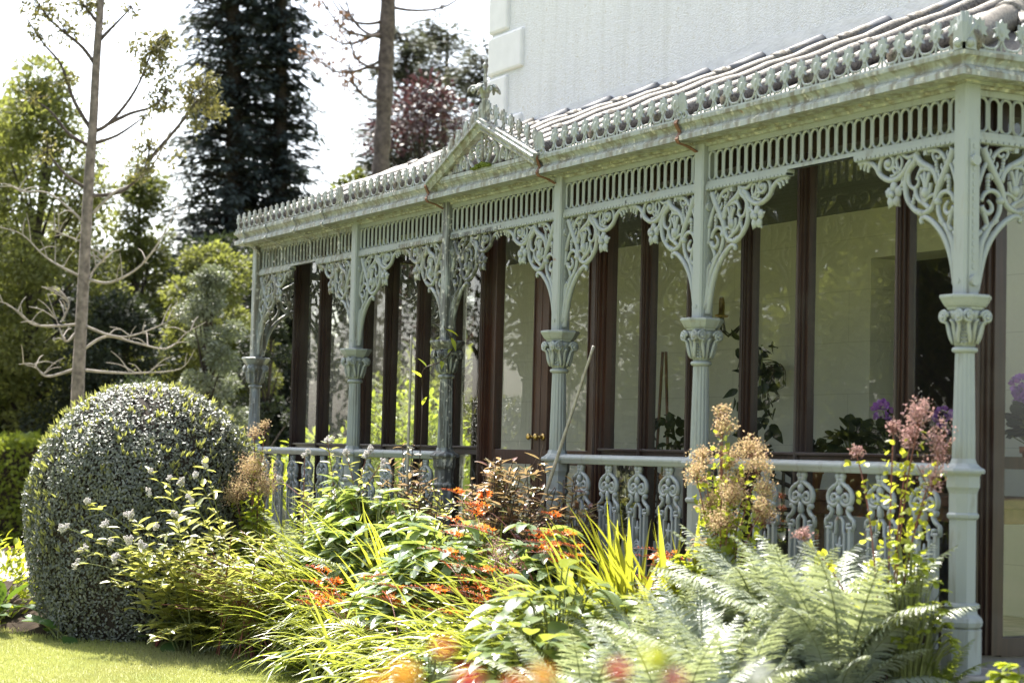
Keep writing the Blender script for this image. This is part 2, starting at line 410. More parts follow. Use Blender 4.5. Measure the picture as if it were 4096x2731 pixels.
BLADE = [.7, .95, 1., 1., .95, .85, .7, .5, .28, .05]
SERR = [.1, .55, .48, .85, .74, 1., .86, .95, .78, .8, .6, .6, .4, .35, .06]
PINNA = [.5, 1., .5, .95, .46, .85, .4, .7, .32, .5, .2, .08]
# ================================================================== THE VERANDA
XC = [-9.646, -7.357, -5.668, -3.978, -2.289, 0.0]          # column axes along the front
GY = .34                                                    # plane of the glazing
HY = 2.2                                                    # plane of the house wall
XL, XR = -9.43, -.21                                        # glazed corners
ver = thing('veranda', 'ornate pale green cast iron veranda with brown glazed front along the white house', 'veranda')

# ---- columns
def shaft_fn(th, z): return 1-.10*max(0, math.cos(14*th))**2
def make_shaft():
    m = MB()
    m.lathe([(.050, .985), (.055, 1.0), (.054, 1.1), (.046, 1.50), (.046, 1.508)], 84, fn=shaft_fn)
    m.lathe([(.046, 1.500), (.060, 1.507), (.062, 1.517), (.058, 1.526), (.046, 1.530)], 28)
    return m
def make_pedestal():
    m = MB(smooth=False)
    def oc(pr, smooth=False): m.lathe(pr, 8, phase=PI/8, smooth=smooth)
    oc([(.098, -.08), (.098, .196), (.094, .2)])
    oc([(.088, .2), (.100, .212), (.104, .232), (.097, .250), (.078, .268), (.074, .284), (.080, .292), (.088, .304), (.084, .316), (.068, .322)])
    oc([(.066, .322), (.066, .712)])
    oc([(.068, .712), (.078, .722), (.080, .735), (.070, .745)])
    oc([(.069, .745), (.069, .835), (.074, .85), (.082, .865), (.082, .915), (.088, .93)])
    oc([(.104, .93), (.108, .942), (.104, .952), (.084, .962), (.066, .978), (.058, 1.0)])
    return m
def make_capital():
    m = MB()
    def bell(th, z): return 1+.045*math.cos(8*th)
    m.lathe([(.046, 1.528), (.050, 1.55), (.051, 1.60), (.058, 1.640), (.074, 1.672), (.082, 1.70)], 40, fn=bell)
    m.lathe([(.078, 1.700), (.090, 1.708), (.092, 1.716), (.102, 1.722), (.112, 1.736), (.120, 1.750), (.128, 1.762), (.128, 1.772), (.122, 1.776)], 8, phase=PI/8, smooth=False)
    for q in range(4):                                       # paired volutes on each face, acanthus below
        A = Matrix.Rotation(q*PI/2, 3, 'Z')
        for sgn in (-1, 1):
            pts = []; rr = []
            for i in range(26):
                u = i/25; a = u*4.2*PI; r = .031*(1-u*.86)
                pts.append(A @ Vector((sgn*(.056+r*math.cos(a)*-1), -.083-.012*u, 1.672+r*math.sin(a)))); rr.append(.0095*(1-.35*u))
            m.tube(pts, rr, 6, up=A @ Vector((0, 1, 0)))
            m.ball(A @ Vector((sgn*.056, -.092, 1.672)), .010, n=6)
            # angle scroll rolling round the corner
            c = A @ Vector((sgn*.072, -.072, 1.672)); m.ball(c, .025, n=8, sq=(1, 1, 1))
            lf = [A @ Vector((sgn*(.02+.004*i), -.056-.0035*i-.003*math.sin(i), 1.545+.0165*i)) for i in range(7)]
            lf.append(A @ Vector((sgn*.05, -.098, 1.652)))
            m.tube(lf, [.008, .010, .011, .012, .012, .011, .010, .006], 6)
        m.tube([A @ Vector((0, -.052, 1.54)), A @ Vector((0, -.060, 1.60)), A @ Vector((0, -.072, 1.645)), A @ Vector((0, -.092, 1.655))], [.010, .014, .012, .006], 6)
        for k in range(5): m.ball(A @ Vector((.034, -.048, 1.55+.018*k)), .007, n=4)
        for k in range(5): m.ball(A @ Vector((-.034, -.048, 1.55+.018*k)), .007, n=4)
    return m
def make_boxpost():
    m = MB(smooth=False); w = .047
    for k, (a, z0, z1) in enumerate(((w, 1.776, 2.79),)):
        b = .010
        ring = [(-a, -a+b), (-a+b, -a), (a-b, -a), (a, -a+b), (a, a-b), (a-b, a), (-a+b, a), (-a, a-b)]
        vs = [(x, y, z) for z in (z0, z1) for x, y in ring]
        fs = [(i, (i+1) % 8, 8+(i+1) % 8, 8+i) for i in range(8)]+[tuple(reversed(range(8))), tuple(range(8, 16))]
        m.add(vs, fs)
    for sx in (-1, 1):                                       # jointing strip with dentils and bolt bosses
        m.box(sx*w-.006, sx*w+.006, -.026, .026, 1.776, 2.52)
        for i in range(17):
            z = 1.90+i*.036
            m.box(sx*(w+.006)-.004, sx*(w+.006)+.004, -.008, .008, z, z+.022)
        for z in (1.845, 2.42): m.tube([(sx*w, 0, z), (sx*(w+.026), 0, z)], .026, 14, up=(0, 0, 1))
    for z in (1.845,): m.tube([(0, -w, z), (0, -w-.004, z)], .012, 10, up=(0, 0, 1))
    return m
colmesh = {}
for pm in ('paint', 'paint_old', 'paint_black'):
    colmesh[pm] = [(n, f().mesh(n, pm)) for n, f in (('column_shaft', make_shaft), ('pedestal', make_pedestal), ('capital', make_capital), ('box_post', make_boxpost))]
MILD = ['paint_old', 'paint', 'paint_black', 'paint', 'paint', 'paint']
for i, x in enumerate(XC):
    ms = colmesh[MILD[i]]
    c = O('column', ms[0][1], ver, (x, 0, 0))
    if i == 2: c['label'] = 'column blackened with mildew'
    if i == 0: c['label'] = 'algae stained end column'
    for n, me in ms[1:]: O(n, me, c)
# two more on the returns, seen through the glass ends
for (x, y, q) in ((XC[0], 2.05, 0), (XC[5], 2.05, 0)):
    ms = colmesh['paint_old']; c = O('column', ms[0][1], ver, (x, y, 0), (0, 0, PI/2))
    for n, me in ms[1:]: O(n, me, c)

# ---- scrollwork brackets: strokes drawn in (distance from column axis, height)
def make_bracket(paint):
    m = MB()
    def st(p, r0, r1=None, flat=1.0, y=0.0, sub=4):
        q = smoothline(p, sub); k = len(q); r1 = r0 if r1 is None else r1
        m.tube([(a[0], y, a[1]) for a in q], [r0+(r1-r0)*i/(k-1) for i in range(k)], 7, flat=flat)
    st([(.058, 1.80), (.076, 1.869), (.098, 1.953), (.127, 2.021), (.167, 2.08), (.218, 2.131), (.269, 2.166), (.305, 2.179), (.332, 2.170), (.326, 2.150)], .021, .012)
    st([(.050, 1.84), (.070, 1.95), (.085, 2.022), (.111, 2.07), (.147, 2.12), (.19, 2.152)], .026, .012)
    st([(.05, 1.9), (.056, 2.0), (.06, 2.06), (.09, 2.09)], .018, .012)
    st([(.32, 2.192), (.386, 2.225), (.436, 2.275), (.455, 2.325), (.453, 2.387), (.428, 2.432), (.388, 2.461), (.37, 2.50)], .014, .018)
    st([(.32, 2.197), (.262, 2.215), (.231, 2.25), (.221, 2.281), (.204, 2.322), (.176, 2.361), (.148, 2.405), (.118, 2.448), (.094, 2.495)], .014, .022)
    for i in range(6):                                        # leaf lobes along the right stem
        u = i/5; p = (.21-.105*u, 2.33+.15*u)
        st([p, (p[0]-.030, p[1]+.014), (p[0]-.034, p[1]+.034)], .011, .005)
        st([p, (p[0]+.018, p[1]+.024), (p[0]+.016, p[1]+.042)], .010, .005)
    st([(.832, 2.505), (.800, 2.508), (.770, 2.505), (.726, 2.492), (.687, 2.465), (.659, 2.429), (.616, 2.403), (.562, 2.389), (.509, 2.398), (.468, 2.422), (.439, 2.453), (.406, 2.478)], .014, .017)
    for k, (a, b) in enumerate(((.815, 2.500), (.785, 2.488), (.755, 2.478))): st([(a-.02, b+.012), (a, b-.004), (a+.004, b-.026)], .013, .007)
    st([(.667, 2.435), (.664, 2.484), (.638, 2.514), (.595, 2.522), (.558, 2.501), (.555, 2.466), (.582, 2.448), (.613, 2.461), (.618, 2.486), (.591, 2.492)], .012, .011)
    m.ball((.592, 0, 2.482), .021, n=7)
    st([(.517, 2.414), (.495, 2.445), (.488, 2.483), (.51, 2.509), (.532, 2.49), (.518, 2.452), (.487, 2.432)], .0085)
    st([(.578, 2.412), (.551, 2.412), (.525, 2.426), (.529, 2.449), (.55, 2.454), (.555, 2.437), (.528, 2.415)], .0085)
    st([(.50, 2.52), (.47, 2.505), (.436, 2.490), (.392, 2.495), (.36, 2.511)], .010, .016)
    st([(.435, 2.438), (.436, 2.38), (.415, 2.342), (.381, 2.332), (.356, 2.353), (.36, 2.382)], .013, .009)
    st([(.38, 2.334), (.373, 2.297), (.343, 2.263), (.31, 2.246), (.273, 2.221)], .012, .014)
    st([(.372, 2.372), (.346, 2.413), (.31, 2.418), (.266, 2.409), (.23, 2.381), (.211, 2.341)], .010, .015)
    st([(.377, 2.498), (.355, 2.467), (.318, 2.443), (.266, 2.418), (.23, 2.386), (.213, 2.337)], .018, .015)
    for p in ((.33, 2.43), (.36, 2.455), (.29, 2.435)): st([p, (p[0]-.02, p[1]-.02), (p[0]-.012, p[1]-.036)], .012, .006)
    for a in ([(.302, 2.399), (.296, 2.36), (.293, 2.31)], [(.266, 2.395), (.28, 2.354), (.29, 2.31)], [(.328, 2.39), (.309, 2.357), (.297, 2.31)]): st(a, .011, .008, y=-.008)
    st([(.330, 2.330), (.333, 2.293), (.314, 2.267), (.292, 2.256)], .011); st([(.262, 2.345), (.271, 2.306), (.285, 2.283), (.3, 2.261)], .011)
    m.ball((.296, -.004, 2.300), .026, n=8, sq=(1, .9, 1.15))
    st([(.336, 2.251), (.292, 2.27), (.249, 2.284), (.235, 2.278), (.227, 2.249)], .010)
    st([(.30, 2.506), (.268, 2.506), (.225, 2.502), (.182, 2.479), (.153, 2.443)], .014, .012)
    st([(.238, 2.453), (.253, 2.485), (.232, 2.497), (.197, 2.486), (.194, 2.466), (.216, 2.46), (.226, 2.475)], .008)
    for z in (2.445, 2.428, 2.412, 2.398): m.ball((.227-(2.452-z)*.15, 0, z), .011, n=5)
    st([(.158, 2.345), (.142, 2.368), (.126, 2.36), (.128, 2.345)], .009)
    for z in (2.352, 2.334, 2.316, 2.30): m.ball((.128, 0, z), .013, n=5)
    st([(.205, 2.256), (.185, 2.282), (.146, 2.291), (.107, 2.272), (.087, 2.235)], .013, .012)
    st([(.207, 2.233), (.203, 2.2), (.189, 2.168), (.165, 2.136)], .012, .014)
    st([(.129, 2.243), (.152, 2.221), (.152, 2.195), (.127, 2.179), (.099, 2.19), (.085, 2.212)], .008, .019)
    st([(.102, 2.181), (.116, 2.154), (.124, 2.123), (.097, 2.097)], .015, .010)
    st([(.06, 2.30), (.088, 2.37), (.11, 2.41), (.131, 2.44)], .016, .010)
    st([(.056, 2.20), (.060, 2.26), (.064, 2.32)], .012, .012)
    for a, z in ((.384, 2.294), (.390, 2.279), (.397, 2.263), (.402, 2.248)): m.ball((a, 0, z), .012, n=5)
    st([(.525, 2.330), (.501, 2.349), (.464, 2.374)], .010, .012)
    st([(.47, 2.35), (.485, 2.375), (.475, 2.40)], .010, .007)
    for k in range(5):                                        # open flower
        a = 2*PI*k/5+.3; ca, sa = math.cos(a), math.sin(a)
        m.ball((.545+.038*ca, -.004, 2.315+.040*sa), .027, n=6, sq=(1, .5, 1.1))
        st([(.545+.03*ca, 2.315+.03*sa), (.545+.075*ca, 2.315+.080*sa)], .016, .004)
    m.ball((.545, -.016, 2.315), .017, n=6)
    m.box(.285, .309, -.014, .014, 2.485, 2.515)
    m.ball((.206, 0, 2.247), .021, n=7); m.ball((.331, 0, 2.203), .019, n=6); m.ball((.357, 0, 2.213), .017, n=6)
    # bead moulding over the bracket
    m.box(.050, .852, -.026, .026, 2.528, 2.546); m.box(.050, .842, -.022, .022, 2.512, 2.528)
    for i in range(22): m.box(.058+i*.036, .058+i*.036+.028, -.030, .030, 2.516, 2.527)
    return m.mesh('bracket', paint)
BR = {p: make_bracket(p) for p in ('paint', 'paint_old', 'paint_black')}
BRM = {}
for p, me in BR.items():                                      # mirror-handed casting
    m2 = me.copy(); m2.transform(Matrix.Scale(-1, 4, (1, 0, 0))); m2.flip_normals(); BRM[p] = m2
for i, x in enumerate(XC):
    if i < 5:
        p = 'paint_black' if i == 2 else ('paint_old' if i == 0 else 'paint')
        b = O('bracket', BR[p], ver, (x, 0, 0))
        if i == 2: b['label'] = 'grimy bracket beside the blackened column'
    if i > 0: O('bracket', BRM['paint_old' if i in (1, 2) else 'paint'], ver, (x, 0, 0))
O('bracket', BR['paint_old'], ver, (XC[0], 0, 0), (0, 0, PI/2)); O('bracket', BR['paint'], ver, (XC[5], 0, 0), (0, 0, PI/2))
O('bracket', BRM['paint_old'], ver, (XC[0], 2.05, 0), (0, 0, PI/2)); O('bracket', BRM['paint'], ver, (XC[5], 2.05, 0), (0, 0, PI/2))

# ---- pierced friezes
def frieze(L, paint, plain=0.0):
    """panel of upright slots, running 0..L along x, between bars"""
    m = MB(smooth=False); n = max(1, round(L/.0745)); p = L/n
    m.box(0, L, -.012, .012, 2.742, 2.795); m.box(0, L, -.015, .015, 2.546, 2.568)
    m.box(0, L, -.019, .019, 2.546, 2.560)
    for i in range(n):
        cx = (i+.5)*p; ro, ri = p*.515, p*.315; z0, z1 = 2.602, 2.708; K = 8
        o = []; q = []
        for (zc, a0) in ((z1, 0), (z0, PI)):
            for k in range(K+1):
                a = a0+PI*k/K; o.append((cx+ro*math.cos(a), zc+ro*math.sin(a))); q.append((cx+ri*math.cos(a), zc+ri*math.sin(a)))
        N = len(o)
        md = [((a[0]+b[0])/2, (a[1]+b[1])/2) for a, b in zip(o, q)]
        vs = [(x, -.004, z) for x, z in o]+[(x, -.011, z) for x, z in md]+[(x, -.005, z) for x, z in q]+[(x, .000, z) for x, z in q]+[(x, .001, z) for x, z in o]
        fs = []
        for b in range(4):
            for k in range(N): fs.append((b*N+k, b*N+(k+1) % N, (b+1)*N+(k+1) % N, (b+1)*N+k))
        for k in range(N): fs.append((4*N+k, 4*N+(k+1) % N, (k+1) % N, k))
        m.add(vs, fs)
    return m.mesh('frieze', paint, fix=True)
FZ = {}
for i in range(5):
    L = round(XC[i+1]-XC[i]-.094, 3); p = 'paint_old' if i == 0 else 'paint'
    if (L, p) not in FZ: FZ[(L, p)] = frieze(L, p)
    O('frieze', FZ[(L, p)], ver, (XC[i]+.047, 0, 0))
fe = frieze(1.96, 'paint')
O('frieze', fe, ver, (XC[5], .047, 0), (0, 0, PI/2)); O('frieze', fe, ver, (XC[0], .047, 0), (0, 0, PI/2))

# ---- gutter: moulded fascia that turns both corners, soffit behind it
GO = .18
prof = [(-.168, 2.800), (-.035, 2.801), (-.010, 2.798), (0, 2.797), (0, 2.826), (-.010, 2.832), (-.010, 2.839), (-.022, 2.842), (-.030, 2.852), (-.028, 2.866), (-.012, 2.884), (.002, 2.892), (.004, 2.912), (-.016, 2.912), (-.05, 2.88)]
q0, q1 = XC[0], XC[5]
m = MB(smooth=False)
m.sweep(prof, [(q0-GO, HY, -1, 0), (q0-GO, -GO, -1, -1), (q1+GO, -GO, 1, -1), (q1+GO, 3.2, 1, 0)])
# stepped bed mould under the gutter
m.sweep([(.0, 2.770), (.03, 2.772), (.034, 2.785), (.06, 2.788), (.06, 2.802)], [(q0-.0, HY, -1, 0), (q0, -.0, -1, -1), (q1, 0, 1, -1), (q1, 3.2, 1, 0)])
gm = m.mesh('gutter', 'paint_old', fix=False)
gut = O('gutter', gm, ver)
for x in (XC[0]+.06, -9.02, -8.35, -7.72, XC[2]-.04, XC[3]-.03, XC[4]-.02):      # straps that hold the gutter
    m = MB(smooth=False); w = .016
    path = [(-.02, 2.905), (-GO-.007, 2.918), (-GO-.012, 2.90), (-GO+.018, 2.85), (-GO-.004, 2.81), (-GO+.012, 2.786), (-.10, 2.772), (-.03, 2.74), (-.018, 2.70), (-.018, 2.57)]
    vs = []; fs = []
    for (y, z) in path: vs += [(x-w, y, z), (x+w, y, z), (x+w, y-.006, z-.003), (x-w, y-.006, z-.003)]
    for k in range(len(path)-1):
        for j in range(4): fs.append((k*4+j, k*4+(j+1) % 4, k*4+4+(j+1) % 4, k*4+4+j))
    m.add(vs, fs)
    for z in (2.60, 2.69): m.tube([(x, -.02, z), (x, -.032, z)], .009, 8, up=(0, 0, 1))
    O('gutter_strap', m.mesh('gutter_strap', 'rust' if x > -6 else 'paint_old'), gut)

# ---- cresting of little leaves along the gutter
LEAF = [(0, .158), (.012, .140), (.030, .146), (.028, .120), (.048, .112), (.034, .096), (.046, .074), (.022, .082), (.009, .060), (-.009, .060), (-.022, .082), (-.046, .074), (-.034, .096), (-.048, .112), (-.028, .120), (-.030, .146), (-.012, .140)]
def crest_unit(m, x, p, lean=0.0, th=.006):
    m.prism([(x+a*1.05, .058+(b-.058)*1.08) for a, b in LEAF], -th, th)
    m.ball((x, -th, .104), .014, n=5, sq=(1, .4, 1.6))
    for s in (-1, 1):
        q = smoothline([(x+s*.004, .072), (x+s*.016, .045), (x+s*.034, .026), (x+s*p*.5, .020)], 3)
        m.tube([(a[0], 0, a[1]) for a in q], [.0070]*3+[.0065]*(len(q)-3), 6, flat=.7)
        m.tube([(x+s*p*.30, 0, .026), (x+s*p*.26, 0, .006)], .006, 5)
    m.tube([(x, 0, .05), (x, 0, .010)], .006, 5)
def palmette(m, x):
    for k in range(-4, 5):
        a = k*.34; m.tube([(x, 0, .045), (x+math.sin(a)*.05, -.008, .05+math.cos(a)*.055), (x+math.sin(a)*.062*(1-.1*abs(k)), -.012, .06+math.cos(a)*.10)], [.010, .013, .010], 6, flat=.6)
    for s in (-1, 1):
        q = [(x+s*(.028+.020*math.cos(a)), -.006, .026+.020*math.sin(a)) for a in np.linspace(PI, -PI*1.2, 12)]
        m.tube(q, .008, 6)
        q = smoothline([(x+s*.02, .05), (x+s*.06, .012), (x+s*.09, .010)], 4); m.tube([(a[0], 0, a[1]) for a in q], .009, 6)
def cresting(L, paint, ends=(True, True)):
    m = MB(smooth=False); n = max(1, round(L/.135)); p = L/n
    m.box(0, L, -.008, .008, -.012, .010)
    for i in range(n):
        x = (i+.5)*p
        if (i == 0 and ends[0]): palmette(m, .02); continue
        crest_unit(m, x, p)
    return m.mesh('cresting', paint)
ZCR = 2.915
CX = [XC[0]-GO+.01, XC[1], XC[2]+.03, XC[3]-.03, XC[4], XC[5]+GO-.01]
for i in (0, 1, 3, 4):
    O('cresting', cresting(CX[i+1]-CX[i], 'paint_old' if i < 3 else 'paint', (i != 0, False)), ver, (CX[i], -GO+.012, ZCR))
O('cresting', cresting(2.6, 'paint', (False, False)), ver, (XC[5]+GO-.012, -GO+.03, ZCR), (0, 0, PI/2))
O('cresting', cresting(2.2, 'paint_old', (False, False)), ver, (XC[0]-GO+.012, -GO+.03, ZCR), (0, 0, PI/2))
m = MB(smooth=False)                                           # folded palmette on the near corner
for k in range(3):
    for s, ax in ((-1, 0), (1, 1)):
        a = .2+k*.42
        e = Vector((-math.sin(a)*.07, 0, .06+math.cos(a)*.12)) if ax == 0 else Vector((0, math.sin(a)*.07, .06+math.cos(a)*.12))
        m.tube([(0, 0, .03), e*.6+Vector((0, 0, .02)), e], [.014, .018, .010], 6)
m.box(-.07, .006, -.006, .006, 0, .12); m.box(-.006, .006, -.006, .07, 0, .12); m.ball((-.03, -.012, .03), .022, n=6); m.ball((.012, .03, .03), .022, n=6)
O('corner_palmette', m.mesh('corner_palmette', 'paint'), ver, (XC[5]+GO, -GO, ZCR))

# ---- pediment over the door bay
PX = (XC[2]+XC[3])/2; py = -GO+.01
ped = None
m = MB(smooth=False)
zb, za = 2.93, 3.275; hw = .83
m.box(-hw, hw, -.02, .03, 2.905, 2.932)
for s in (-1, 1):
    L = math.hypot(hw, za-zb); ang = math.atan2(za-zb, hw); ux, uz = -s*math.cos(ang), math.sin(ang); nx, nz = s*math.sin(ang), math.cos(ang)
    steps = [(0, -.050), (-.018, -.050), (-.022, -.060), (-.034, -.060), (-.040, -.042), (-.062, -.030), (-.070, -.036), (-.082, -.030), (-.082, .03), (0, .03)]
    vs = []; fs = []
    for e in (0, 1):
        for (d, y) in steps:
            if e == 0: base = Vector((s*hw, 0, zb)); k = -d/ math.tan(ang) if False else 0
            x = s*hw+ux*L*e+nx*d; z = zb+uz*L*e+nz*d
            if e == 1: x, z = 0, za+d/math.cos(ang)
            vs.append((x, y, z))
    K = len(steps)
    fs = [(j, (j+1) % K, K+(j+1) % K, K+j) for j in range(K)]+[tuple(range(K)), tuple(range(K, 2*K))]
    m.add(vs, fs)
ped = O('pediment', m.mesh('pediment', 'paint_old'), ver, (PX, py, 0))
m = MB()                                                       # scrollwork in the triangle
def spiral(cx, cz, r, a0, turns, s, r0=.011):
    pts = []
    for i in range(30):
        u = i/29; a = a0+s*turns*2*PI*u; rr = r*(1-.88*u); pts.append((cx+rr*math.cos(a), 0, cz+rr*math.sin(a)))
    m.tube(pts, [r0*(1-.3*i/29) for i in range(30)], 6)
def stk(p, r=.011, r1=None):
    q = smoothline(p, 4); k = len(q); r1 = r if r1 is None else r1
    m.tube([(a[0], 0, a[1]) for a in q], [r+(r1-r)*i/(k-1) for i in range(k)], 6)
for s in (-1, 1):
    stk([(s*.012, 2.94), (s*.06, 2.975), (s*.108, 3.05), (s*.085, 3.11), (s*.04, 3.115), (s*.02, 3.06), (s*.03, 2.99)], .014, .010)
    spiral(s*.064, 3.045, .045, PI/2, 1.6, -s, .011)
    stk([(s*.02, 3.10), (s*.035, 3.15), (s*.015, 3.165)], .010)
    spiral(s*.022, 3.150, .018, 0, 1.1, s, .008)
    stk([(s*.14, 2.94), (s*.20, 2.985), (s*.215, 3.045), (s*.18, 3.085), (s*.14, 3.07)], .012); spiral(s*.175, 3.035, .036, PI/2, 1.5, -s, .010)
    stk([(s*.25, 2.94), (s*.255, 3.0), (s*.30, 3.045), (s*.345, 3.03), (s*.36, 2.98), (s*.34, 2.945)], .013); spiral(s*.305, 2.99, .036, PI/2, 1.6, s, .010)
    stk([(s*.38, 2.94), (s*.40, 2.985), (s*.44, 2.995), (s*.465, 2.965), (s*.46, 2.94)], .011); spiral(s*.43, 2.965, .024, PI/2, 1.3, s, .009)
    stk([(s*.48, 2.94), (s*.50, 2.962), (s*.53, 2.962), (s*.545, 2.94)], .010); spiral(s*.515, 2.949, .015, 0, 1.1, s, .008)
    stk([(s*.11, 3.09), (s*.15, 3.10), (s*.17, 3.085)], .009)
O('pediment_scroll', m.mesh('pediment_scroll', 'paint_old'), ped, (0, .005, 0))
for s in (-1, 1):
    n = 7; L = math.hypot(hw, za-zb); m = MB(smooth=False); p = (L-.02)/n
    ang = math.atan2(za-zb, hw)
    for i in range(n):
        x = .05+i*p+.03; N0 = len(m.v); crest_unit(m, 0, p)
        for j in range(N0, len(m.v)):                          # leaves stay upright on the raking line
            a, b, c = m.v[j]
            m.v[j] = (s*(hw-math.cos(ang)*x)+a, b, zb+math.sin(ang)*x+c-.02-(a*s)*math.tan(ang))
    O('raking_cresting', m.mesh('raking_cresting', 'paint_old'), ped)
m = MB(smooth=False)                                           # finial
m.lathe([(.026, za-.04), (.030, za-.02), (.022, za), (.022, za+.14), (.030, za+.15), (.032, za+.17), (.026, za+.19), (.014, za+.20), (.011, za+.34), (.012, za+.35)], 8, phase=PI/8)
m.ball((0, 0, za+.368), .022, n=7)
m.tube([(0, 0, za+.385), (0, 0, za+.405)], [.012, .006], 6)
for k in range(5):
    a = 2*PI*k/5+.35; ca, sa = math.cos(a), math.sin(a)
    m.tube([(ca*r, sa*r, z+za) for r, z in ((.015, .16), (.035, .20), (.06, .222), (.09, .220), (.112, .198), (.122, .180))], [.016, .024, .027, .024, .018, .008], 7, flat=.5, up=(0, 0, 1))
    for e in (-1, 1):
        m.tube([(ca*.07, sa*.07, za+.218), (ca*.085-sa*e*.03, sa*.085+ca*e*.03, za+.195), (ca*.09-sa*e*.036, sa*.09+ca*e*.036, za+.178)], [.014, .012, .006], 6)
O('finial', m.mesh('finial', 'paint_old'), ped)
f = FM(); n = 500; P = np.stack([U(-.16, .12, n), U(-.03, .02, n), np.full(n, 2.93)], 1); P[:, 2] += U(0, .035, n)*np.exp(-((P[:, 0]+.02)/.09)**2)
f.blobs(P, U(.004, .011, n)); O('moss', f.mesh('moss', ['moss']), ped, (.05, -.012, 0))

# ---- handrail and balusters
rp = [(.034*math.cos(a), .950+.026*math.sin(a)) for a in np.linspace(-.5, PI+.5, 12)]+[(-.022, .926), (-.022, .914), (.022, .914), (.022, .926)]
def rail(L):
    m = MB(); k = len(rp); vs = [(x, y, z) for x in (0, L) for y, z in rp]
    m.add(vs, [(i, (i+1) % k, k+(i+1) % k, k+i) for i in range(k)]); return m.mesh('handrail', 'paint')
def make_baluster():
    m = MB()
    def st(p, r, y=0, flat=1.15, sub=3):
        q = smoothline(p, sub) if sub else p
        m.tube([(a[0], y, a[1]) for a in q], r, 6, flat=flat)
    for s in (-1, 1):
        m.ball((s*.020, 0, .897), .021, n=6, sq=(1, .8, 1)); m.ball((s*.017, 0, .878), .016, n=5)
        st([(s*.006, .885), (s*.020, .860), (s*.048, .845), (s*.082, .826), (s*.100, .795), (s*.095, .764), (s*.074, .750), (s*.044, .747), (s*.018, .758), (s*.008, .775)], .0125)
        m.ball((s*.055, 0, .842), .015, n=5)
        st([(s*.010, .778), (s*.030, .800), (s*.054, .803), (s*.070, .787), (s*.064, .768), (s*.044, .768), (s*.040, .782)], .011)
        st([(s*.076, .738), (s*.066, .716), (s*.082, .690), (s*.112, .672)], .012)
        m.ball((s*.085, 0, .733), .018, n=6)
        st([(s*.112, .676), (s*.118, .660), (s*.118, .628)], .011, sub=1); st([(s*.122, .630), (s*.062, .630)], .011, sub=1)
        st([(s*.064, .630), (s*.064, .652), (s*.090, .652)], .009, sub=1)
        st([(s*.004, .690), (s*.030, .665), (s*.030, .602), (s*.044, .602)], .010, sub=1)
        m.box(s*.090-.010, s*.090+.010, -.012, .012, .10, .625); m.box(s*.045-.008, s*.045+.008, -.010, .010, .10, .606)
        m.ball((s*.064, 0, .415), .015, n=6)
        st([(s*.012, .30), (s*.034, .27), (s*.044, .24)], .010)
    m.ball((0, -.006, .826), .021, n=7, sq=(1, .9, 1.2)); m.ball((0, -.004, .855), .012, n=5); m.ball((0, -.010, .782), .018, n=6)
    m.tube([(0, -.004, .755), (0, -.006, .735), (0, -.004, .705), (0, 0, .690)], [.012, .017, .020, .008], 7)
    m.tube([(0, 0, .585), (0, 0, .565), (0, 0, .548), (0, 0, .53), (0, 0, .48)], [.004, .008, .010, .015, .012], 7)
    for s in (-1, 1): m.tube([(0, 0, .53), (s*.03, 0, .545)], [.012, .006], 5)
    q = [(.038*math.cos(a), 0, .415+.046*math.sin(a)) for a in np.linspace(0, 2*PI, 18)[:-1]]; m.tube(q, .009, 6, closed=True)
    m.tube([(0, .006, .415), (0, -.006, .415)], .036, 18, up=(0, 0, 1)); m.ball((0, -.01, .415), .010, n=5)
    for k in range(12): a = 2*PI*k/12; m.ball((.023*math.cos(a), -.007, .415+.028*math.sin(a)), .007, n=4, sq=(1, .7, 1))
    m.tube([(0, 0, .48), (0, 0, .455)], .009, 5); m.tube([(0, 0, .37), (0, 0, .33), (0, 0, .28), (0, 0, .22)], [.010, .016, .010, .006], 6)
    m.box(-.10, .10, -.012, .012, .088, .10)
    return m.mesh('baluster', 'paint')
bal = make_baluster()
for i in (0, 1, 3, 4):
    a, b = XC[i]+.06, XC[i+1]-.06
    r = O('handrail', rail(b-a), ver, (a, 0, 0))
    m = MB(False); m.box(a, b, -.02, .02, .06, .088); O('bottom_rail', m.mesh('bottom_rail', 'paint'), ver)
    xs = [XC[i]+.31+.3375*k for k in range(6)] if i == 0 else ([XC[4]+.33+.3355*k for k in range(6)] if i == 4 else [(XC[i]+XC[i+1])/2+d for d in (-.53, -.176, .176, .53)])
    for x in xs: O('baluster', bal, ver, (x, 0, 0))

# ---- roof: pale sheets, upslope rolls, hips
SL = .43
def rz(y): return 2.925+SL*(y+.12)
x0, x1 = XC[0]-.13, XC[5]+.13; ZT = rz(HY); tx0, tx1 = x0+1.28, x1-1.62
m = MB(False)
def slab(pts, t=.02): m.add([tuple(p) for p in pts]+[(p[0], p[1], p[2]-t) for p in pts], [tuple(range(len(pts))), tuple(range(2*len(pts)-1, len(pts)-1, -1))]+[(i, (i+1) % len(pts), len(pts)+(i+1) % len(pts), len(pts)+i) for i in range(len(pts))])
slab([(x0, -.12, 2.925), (x1, -.12, 2.925), (tx1, HY, ZT), (tx0, HY, ZT)])
slab([(x1, -.12, 2.925), (x1, 4.5, 2.925), (tx1, 4.5, ZT), (tx1, HY, ZT)])
slab([(x0, HY, 2.925), (x0, -.12, 2.925), (tx0, HY, ZT)])
roof = O('roof', m.mesh('roof', 'sheet'), ver)
